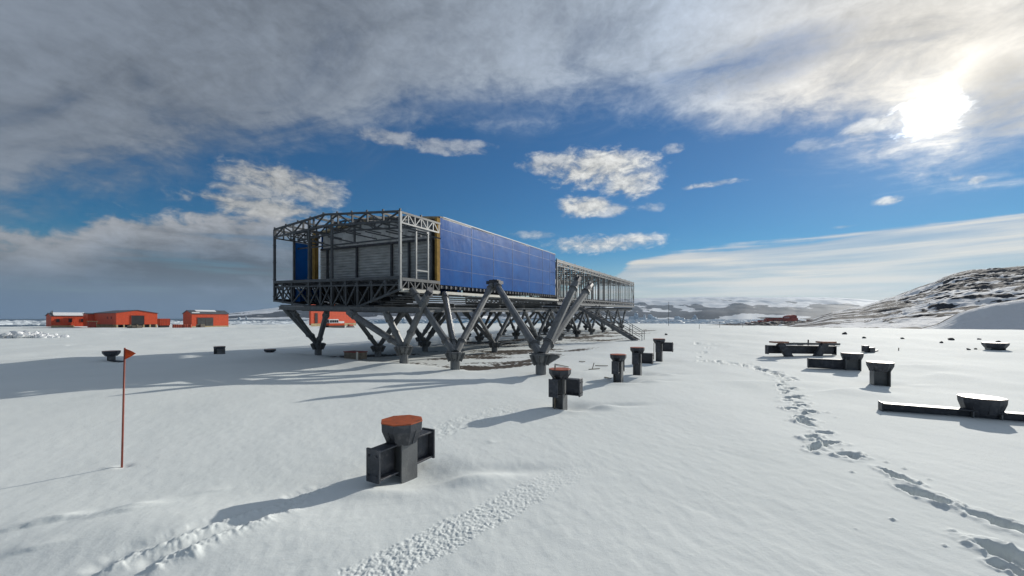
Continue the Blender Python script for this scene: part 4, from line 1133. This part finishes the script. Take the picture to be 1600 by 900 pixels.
def sea():
    m, nt, b = node_mat('cold_sea'); N = nt.nodes; L = nt.links
    tc = N.new('ShaderNodeTexCoord')
    b.inputs['Base Color'].default_value = (.012, .045, .085, 1); b.inputs['Roughness'].default_value = .28
    n = N.new('ShaderNodeTexNoise'); n.inputs['Scale'].default_value = .25; n.inputs['Detail'].default_value = 5; L.new(tc.outputs['Object'], n.inputs['Vector'])
    bp = N.new('ShaderNodeBump'); bp.inputs['Strength'].default_value = .8; bp.inputs['Distance'].default_value = 1.2; L.new(n.outputs['Fac'], bp.inputs['Height']); L.new(bp.outputs[0], b.inputs['Normal'])
    rr = [0.5, 100, 250, 400, 700, 1200, 2000, 3000, 3600]; nn = 128
    V = [(r * cos(2 * pi * k / nn), r * sin(2 * pi * k / nn), SEA) for r in rr for k in range(nn)]
    o = grid_mesh('sea', np.array(V), len(rr), nn, m, wrap=True); tag(o, kind='structure')
    # brash ice crowding the shore: too many pieces to count
    rs = np.random.RandomState(12); q = []
    tmpl = rock_mesh(5, 1, 1, .45, 1, .3)
    tv = np.array(tmpl.v); allv = []; allf = []
    for k in range(7000):
        px = rs.uniform(-60, 1180); az = math.atan((px - 800) / F)
        dens = np.interp(px, [-60, 480, 560, 900, 1200], [1, 1, .30, .25, .2])
        if rs.rand() > dens: continue
        r = (300 + abs(rs.normal(0, 150))) if px < 520 else rs.uniform(290, 1100)
        r = min(r, 1300) / max(cos(az), .55) * .80
        r = max(r, 285)
        s = rs.lognormal(.05, .5) * (1.0 + r / 700); a = rs.uniform(0, 6.28)
        st = np.array([s * rs.uniform(.9, 2.4), s, s * rs.uniform(.35, .9)])
        P = tv * st; P = np.stack([P[:, 0] * cos(a) - P[:, 1] * sin(a), P[:, 0] * sin(a) + P[:, 1] * cos(a), P[:, 2]], 1) + np.array([r * sin(az), r * cos(az), SEA + .05])
        o0 = len(allv) * len(tv); allv.append(P); allf += [tuple(i + o0 for i in f) for f in tmpl.f]
    mm = MB(); mm.v = [tuple(p) for P in allv for p in P]; mm.f = allf
    me = bpy.data.meshes.new('brash_ice'); me.from_pydata(mm.v, [], mm.f); me.materials.append(M['brash']); o = bpy.data.objects.new('brash_ice', me); COL.objects.link(o)
    tag(o, 'drifting white brash ice crowding the shore', 'sea ice', kind='stuff')
    # icebergs one can tell apart
    IB = [(374, 1300, 7, 9, 'small white iceberg just right of the red shed'), (385, 1500, 5, 14, 'narrow upright white iceberg leaning left, right of the red shed'),
          (428, 1900, 6, 9, 'tiny white iceberg under the dark coast left of the station'), (622, 1500, 9, 6, 'left of two small white icebergs seen between the front legs'), (630, 1500, 9, 6, 'right of two small white icebergs seen between the front legs'),
          (990, 1500, 22, 24, 'tall pale iceberg behind the top of the stairs'), (1004, 1550, 16, 18, 'pale blocky iceberg right of the stair handrail top'), (1022, 1600, 22, 20, 'iceberg with a peak and a long low tail left of the thin mast'),
          (1062, 1700, 26, 14, 'flat topped bluish iceberg right of the thin mast'), (1084, 1600, 12, 18, 'small spired iceberg right of the flat topped one'), (1100, 1700, 16, 8, 'low white iceberg farthest right before the rocky shore')]
    for k, (px, Z, w, h, lab) in enumerate(IB):
        x, y = bground(px, Z * .82); rs2 = np.random.RandomState(500 + k); m = MB(); w *= .82; h *= .82
        for q in range(5 if w > 8 else 3):
            n = 9; cx = rs2.uniform(-.65, .65) * w; cyy = rs2.uniform(-.4, .4) * w; hh = h * (rs2.uniform(.25, .7) if q else 1.0); rw = w * rs2.uniform(.35, .62); tx, ty = rs2.uniform(-.25, .25, 2) * rw
            rad = rs2.uniform(.75, 1.15, n); rings = []
            for zz, f in ((-1.5, 1.08), (hh * .12, 1.0), (hh * .6, .86), (hh * .93, .70), (hh * 1.0, .42)):
                for kk in range(n):
                    a = 2 * pi * kk / n; jz = rs2.uniform(-.06, .06) * hh
                    rings.append((cx + tx * zz / hh + rw * rad[kk] * f * cos(a), cyy + ty * zz / hh + rw * rad[kk] * f * sin(a), zz + jz))
            m.poly(rings, [(r * n + kk, r * n + (kk + 1) % n, (r + 1) * n + (kk + 1) % n, (r + 1) * n + kk) for r in range(4) for kk in range(n)] + [tuple(range(4 * n, 5 * n))])
        o = m.build('iceberg', M['ice'], None); o.location = (x, y, SEA); tag(o, lab, 'iceberg', 'icebergs in the bay')


def haze():
    m = bpy.data.materials.new('cold_air'); m.use_nodes = True; nt = m.node_tree
    for n in list(nt.nodes):
        if n.type == 'BSDF_PRINCIPLED': nt.nodes.remove(n)
    out = [n for n in nt.nodes if n.type == 'OUTPUT_MATERIAL'][0]
    v = nt.nodes.new('ShaderNodeVolumePrincipled'); v.inputs['Color'].default_value = (.60, .78, 1.0, 1); v.inputs['Density'].default_value = HAZE_D
    v.inputs['Anisotropy'].default_value = .25
    nt.links.new(v.outputs[0], out.inputs['Volume'])
    o = MB().span((-5600, -5600, -9), (5600, 5600, 420)).build('haze', m, None); tag(o, kind='stuff')


HAZE_D = 0.00010


# ------------------------------------------------------------------ sky
class E:
    """tiny expression layer over math nodes"""
    nt = None
    def __init__(s, sock): s.s = sock
    @staticmethod
    def op(kind, *a, clamp=False):
        n = E.nt.nodes.new('ShaderNodeMath'); n.operation = kind; n.use_clamp = clamp
        for i, x in enumerate(a):
            if isinstance(x, E): E.nt.links.new(x.s, n.inputs[i])
            else: n.inputs[i].default_value = float(x)
        return E(n.outputs[0])
    def __add__(s, o): return E.op('ADD', s, o)
    __radd__ = __add__
    def __mul__(s, o): return E.op('MULTIPLY', s, o)
    __rmul__ = __mul__
    def __sub__(s, o): return E.op('SUBTRACT', s, o)
    def __rsub__(s, o): return E.op('SUBTRACT', o, s)
    def __truediv__(s, o): return E.op('DIVIDE', s, o)
    def pw(s, o): return E.op('POWER', s, o)
    def clamp(s): return E.op('ADD', s, 0, clamp=True)
    def mx(s, o): return E.op('MAXIMUM', s, o)


def SS(a, b, x):
    n = E.nt.nodes.new('ShaderNodeMapRange'); n.interpolation_type = 'SMOOTHSTEP'
    n.inputs['From Min'].default_value = a; n.inputs['From Max'].default_value = b; E.nt.links.new(x.s, n.inputs['Value']); return E(n.outputs[0])


def VEC(x, y, z=0.0):
    n = E.nt.nodes.new('ShaderNodeCombineXYZ')
    for i, a in enumerate((x, y, z)):
        if isinstance(a, E): E.nt.links.new(a.s, n.inputs[i])
        else: n.inputs[i].default_value = a
    return n.outputs[0]


def NOISE(vec, scale, detail=6, rough=.55, dist=0.0):
    n = E.nt.nodes.new('ShaderNodeTexNoise'); n.inputs['Scale'].default_value = scale; n.inputs['Detail'].default_value = detail
    n.inputs['Roughness'].default_value = rough; n.inputs['Distortion'].default_value = dist; E.nt.links.new(vec, n.inputs['Vector']); return E(n.outputs['Fac'])


def CURVE(x, pts, x0, x1, y0, y1):
    n = E.nt.nodes.new('ShaderNodeFloatCurve'); c = n.mapping.curves[0]
    P = [((a - x0) / (x1 - x0), (b - y0) / (y1 - y0)) for a, b in pts]
    c.points[0].location = P[0]; c.points[1].location = P[-1]
    for p in P[1:-1]: c.points.new(*p)
    n.mapping.update()
    E.nt.links.new(((x - x0) / (x1 - x0)).clamp().s, n.inputs['Value'])
    return E(n.outputs[0]) * (y1 - y0) + y0


def MIX(fac, a, b):
    n = E.nt.nodes.new('ShaderNodeMix'); n.data_type = 'RGBA'
    if isinstance(fac, E): E.nt.links.new(fac.s, n.inputs['Factor'])
    else: n.inputs['Factor'].default_value = fac
    for k, v in (('A', a), ('B', b)):
        if isinstance(v, tuple): n.inputs[k].default_value = (*v, 1)
        else: E.nt.links.new(v, n.inputs[k])
    return n.outputs['Result']


def SCALE(col, e):
    n = E.nt.nodes.new('ShaderNodeVectorMath'); n.operation = 'SCALE'
    if isinstance(col, tuple): n.inputs[0].default_value = col
    else: E.nt.links.new(col, n.inputs[0])
    if isinstance(e, E): E.nt.links.new(e.s, n.inputs['Scale'])
    else: n.inputs['Scale'].default_value = e
    return n.outputs[0]


def ADDC(a, b):
    n = E.nt.nodes.new('ShaderNodeVectorMath'); n.operation = 'ADD'; E.nt.links.new(a, n.inputs[0]); E.nt.links.new(b, n.inputs[1]); return n.outputs[0]


def pdir(px, py):
    a = math.degrees(math.atan((px - 800) / F)); return a, math.degrees(math.atan((HZ - py) / hypot(F, px - 800)))


SKY_K = 0.10


def world():
    W = bpy.data.worlds.new('World'); SC.world = W; W.use_nodes = True; nt = W.node_tree; E.nt = nt
    bg = nt.nodes['Background']; bg.inputs['Strength'].default_value = SKY_K
    sky = nt.nodes.new('ShaderNodeTexSky'); sky.sky_type = 'NISHITA'; sky.sun_disc = False
    sky.sun_elevation = radians(SUN_EL); sky.sun_rotation = radians(SUN_AZ); sky.air_density = 1.0; sky.dust_density = .0; sky.ozone_density = 2.5
    tc = nt.nodes.new('ShaderNodeTexCoord'); sp = nt.nodes.new('ShaderNodeSeparateXYZ'); nt.links.new(tc.outputs['Generated'], sp.inputs[0])
    x, y, z = (E(sp.outputs[i]) for i in range(3))
    az = E.op('ARCTAN2', x, y) * (180 / pi); el = E.op('ARCSINE', z) * (180 / pi)
    zz = z.mx(0.0) + .16
    T = VEC(x / zz, y / zz)                               # a flat sheet of cloud overhead
    Ts = VEC((x * .90 - y * .44) / zz * .9, (y * .90 + x * .44) / zz * 1.9)   # the same, drawn out along the wind
    AE = VEC(az * .045, el * .13)                        # around the horizon
    AEs = VEC(az * .018, el * .34)
    nA = NOISE(T, .95, 9, .56, .5); nB = NOISE(Ts, 1.5, 9, .60, .9); nC = NOISE(T, 4.5, 9, .66, .6); nG = NOISE(VEC(az * .55, el * .95), 1.0, 9, .66, .5)
    nH = NOISE(AE, 1.5, 9, .58, .4); nS = NOISE(AEs, 2.2, 8, .55, .3); nF = NOISE(VEC(az * .16, el * .30), 1.7, 8, .62, .3)
    sd = (sin(radians(SUN_AZ)) * cos(radians(SUN_EL)), cos(radians(SUN_AZ)) * cos(radians(SUN_EL)), sin(radians(SUN_EL)))
    cs = x * sd[0] + y * sd[1] + z * sd[2]
    ang = E.op('ARCCOSINE', cs.mx(-1.0) * .99999) * (180 / pi)
    K = 1 / SKY_K
    # clear sky: deeper and bluer, as the phone drew it
    hs = nt.nodes.new('ShaderNodeHueSaturation'); hs.inputs['Saturation'].default_value = 1.85; hs.inputs['Value'].default_value = SKYV; hs.inputs['Hue'].default_value = .507
    nt.links.new(sky.outputs[0], hs.inputs['Color'])
    col = hs.outputs[0]
    # lit share of cloud: bright towards the sun, slate grey away from it
    g = ((cs + 1.0) * .5)
    lit = .185 + .28 * g.pw(5.0) + .22 * g.pw(26.0)
    # --- high sheet
    Bd = CURVE(az, [(-70, 10), (-54, 11.0), (-46, 13.5), (-37.6, 17.0), (-26, 22.5), (-9, 28.0), (4, 29.0), (18, 27.0), (27, 23.5), (36, 21.5), (44, 16.8), (52, 14.6), (70, 14)], -70, 70, 0, 40)
    q = (el - Bd) / 5.5 + (nA - .5) * 2.3 + (nB - .5) * 1.5 + (nC - .5) * 1.0 + (nG - .5) * .7
    mD = SS(-.55, .75, q)
    tear = SS(.30, .60, (nB * .5 + nA * .3 + nC * .2) + (el - Bd) * .010)
    D = (mD * (.34 + .66 * tear)).clamp()
    wisp = SS(.52, .80, nB) * SS(-7.0, -1.0, el - Bd) * .38
    D = D.mx(wisp)
    shade = SS(.36, .64, nA * .34 + nB * .30 + nC * .22 + nG * .14)
    def blob(px, py, wx, hy):
        a0, e0 = pdir(px, py); wa = abs(pdir(px + wx, py)[0] - a0); he = hy / hypot(F, px - 800) * 57.3 * cos(radians(e0))
        u = (az - a0) / wa; v = (el - e0) / he
        return SS(-.4, 1.3, 1.0 - (u * u + v * v) + (nB - .5) * 5.0 + (nC - .5) * 3.0)
    D = D * (1.0 - blob(1190, 95, 170, 34) * .55 - blob(1060, 130, 150, 22) * .25) * (1.0 - blob(770, 172, 120, 12) * .55)
    murk = blob(1560, 160, 75, 62)
    lit = lit * (1.0 - murk * .58)
    cD = SCALE(MIX(SS(30.0, 5.0, ang), (.84, .98, 1.19), (1.05, 1.0, .92)), lit * (.62 + .78 * shade) * K)
    col = MIX(D, col, cD)
    # --- heavy bank low on the left
    B2 = CURVE(az, [(-70, 8), (-54, 7.6), (-49, 7.9), (-46, 9.8), (-41, 11.0), (-36, 12.2), (-30, 12.8), (-25, 11.8), (-20, 9.0), (-15, 6.0), (-6, 5.0), (4, 5), (70, 5)], -70, 70, 0, 40)
    d2 = B2 - el
    m2 = SS(-.35, .45, d2 / 2.6 + (nF - .5) * 3.4 + (nH - .5) * 2.0) * SS(2.0, -14.0, az)
    gap = SS(.36, .50, nS * .7 + nH * .3 + SS(3.0, 0.0, d2) * .2)
    m2 = m2 * (.50 + .50 * gap)
    rim = SS(6.5, .2, d2 + (nF - .5) * 4.0)
    c2 = SCALE(MIX(rim, (.80, .97, 1.22), (.98, 1.0, 1.04)), (.025 + .10 * nH + .25 * rim * (.15 + nF * 1.2) + .20 * (nS - .5) + .34 * (nF - .5) + .18 * (nH - .5)).mx(.075) * (.75 + .7 * g) * K)
    col = MIX(m2 * .96, col, c2)
    # dull blue air low on the left
    col = MIX(SS(5.5, .5, el) * SS(0.0, -22.0, az) * .88, col, tuple(c * K for c in (.075, .140, .235)))
    # --- cream bands low on the right
    B3 = CURVE(az, [(-70, 3.2), (-10, 3.2), (5, 3.6), (13, 5.2), (18, 7.9), (27, 9.0), (35, 9.3), (44, 9.6), (54, 9.0), (70, 9)], -70, 70, 0, 40)
    d3 = B3 - el
    m3 = SS(-.3, .5, d3 / 1.0 + (nS - .5) * 3.4 + (nF - .5) * .8) * SS(-8.0, 12.0, az)
    band = SS(.30, .66, nS)
    m3 = m3 * (.55 + .45 * band)
    c3 = SCALE(MIX(band, (.95, 1.0, 1.07), (1.07, 1.0, .87)), (.36 + .25 * band) * (.60 + .62 * g.pw(3.0)) * K)
    col = MIX(m3 * .95, col, c3)
    # --- separate small clouds
    mC = None
    for px, py, wx, hy, st in ((440, 283, 96, 26, .92), (395, 300, 60, 14, .8), (410, 322, 110, 16, .95), (495, 300, 40, 26, .85), (370, 268, 40, 12, .6), (935, 262, 96, 30, 1), (985, 286, 50, 24, .95), (865, 256, 52, 17, .8), (1005, 268, 36, 12, .5), (915, 322, 50, 17, 1), (950, 328, 34, 11, .7), (1018, 324, 24, 8, .45), (1052, 232, 24, 8, .5), 
                              (940, 381, 104, 15, 1), (985, 374, 60, 10, 1), (835, 367, 42, 7, .55), (1110, 288, 60, 5, .8), (1388, 314, 30, 7, .85), (1527, 281, 20, 7, .8), (1495, 279, 16, 6, .4), (1320, 354, 24, 3, .5),
                              (1270, 228, 44, 12, .3), (1352, 200, 44, 12, .6), (690, 228, 80, 12, .5), (610, 215, 50, 12, .5), (520, 316, 22, 8, .5)):
        a0, e0 = pdir(px, py); a1, e1 = pdir(px + wx, py); wa = abs(a1 - a0); he = hy / hypot(F, px - 800) * 57.3 * cos(radians(e0))
        u = (az - a0) / wa; v = (el - e0) / he
        thin = hy < 11 or (px in (940, 985) and py > 360)
        f = (1.0 - (u * u + v * v)) * (1.1 if not thin else .9) + ((nF - .5) * (4.2 if not thin else 2.6) + (nG - .5) * (1.9 if not thin else 2.6)) + (.22 if not thin else .0)
        mk = SS(-.15, 1.45, f) * st
        mC = mk if mC is None else mC.mx(mk)
    cC = SCALE((1.0, 1.0, .97), (.30 + .36 * SS(.32, .66, nF * .6 + nG * .4) + .30 * (nG - .5)) * (.55 + .72 * g.pw(3.0)) * K)
    col = MIX(mC, col, cC)
    # --- sun burning through the cloud
    cloudy = .25 + .75 * D
    halo = E.op('EXPONENT', ang * (-1 / 4.2)) * .62 * cloudy * (.15 + 1.7 * nC) + E.op('EXPONENT', ang * (-1 / 20.0)) * .085
    col = ADDC(col, SCALE((1.0, .93, .78), halo * K))
    core = SS(2.7, .7, ang + (nC - .5) * 4.0 + (nG - .5) * 4.0) * 2.2
    col = ADDC(col, SCALE((1.0, .97, .88), core * K))
    nt.links.new(col, bg.inputs['Color'])
    W.cycles.sampling_method = 'MANUAL'; W.cycles.sample_map_resolution = 1024


SKYV = 0.60


def camera_and_sun():
    cam = bpy.data.cameras.new('camera'); co = bpy.data.objects.new('camera', cam); COL.objects.link(co)
    co.location = (0, 0, EYE); co.rotation_euler = (radians(90), 0, 0)
    cam.sensor_fit = 'HORIZONTAL'; cam.sensor_width = 36; cam.lens = F / 1600 * 36; cam.shift_y = (HZ - 450) / 1600
    cam.clip_start = .05; cam.clip_end = 20000
    SC.camera = co
    s = bpy.data.lights.new('sun', 'SUN'); so = bpy.data.objects.new('sun', s); COL.objects.link(so)
    s.energy = 4.0; s.angle = radians(.55); s.color = (1.0, .95, .86)
    so.rotation_euler = (radians(90 - SUN_EL), 0, radians(180 - SUN_AZ) + pi)
    d = Vector((-sin(radians(SUN_AZ)) * cos(radians(SUN_EL)), -cos(radians(SUN_AZ)) * cos(radians(SUN_EL)), -sin(radians(SUN_EL))))
    so.rotation_euler = d.to_track_quat('-Z', 'Y').to_euler()
    so.location = (60, 57, 60)


pillars()
station()
under_station()
left_base()
right_base()
stones_and_lumps()
build_ground()
hill()
rocky_shore()
far_land()
sea()
haze()
world()
camera_and_sun()

vs = SC.view_settings
vs.view_transform = 'Standard'; vs.look = 'None'; vs.exposure = 0.1; vs.gamma = 1.0; vs.use_curve_mapping = False
SC.render.engine = 'CYCLES'
cy = SC.cycles
cy.use_denoising = True
try: cy.denoiser = 'OPENIMAGEDENOISE'
except Exception: pass
cy.max_bounces = 6; cy.diffuse_bounces = 3; cy.glossy_bounces = 3; cy.transmission_bounces = 2; cy.volume_bounces = 0
cy.use_adaptive_sampling = True; cy.adaptive_threshold = .015
cy.sample_clamp_indirect = 6; cy.caustics_reflective = False; cy.caustics_refractive = False
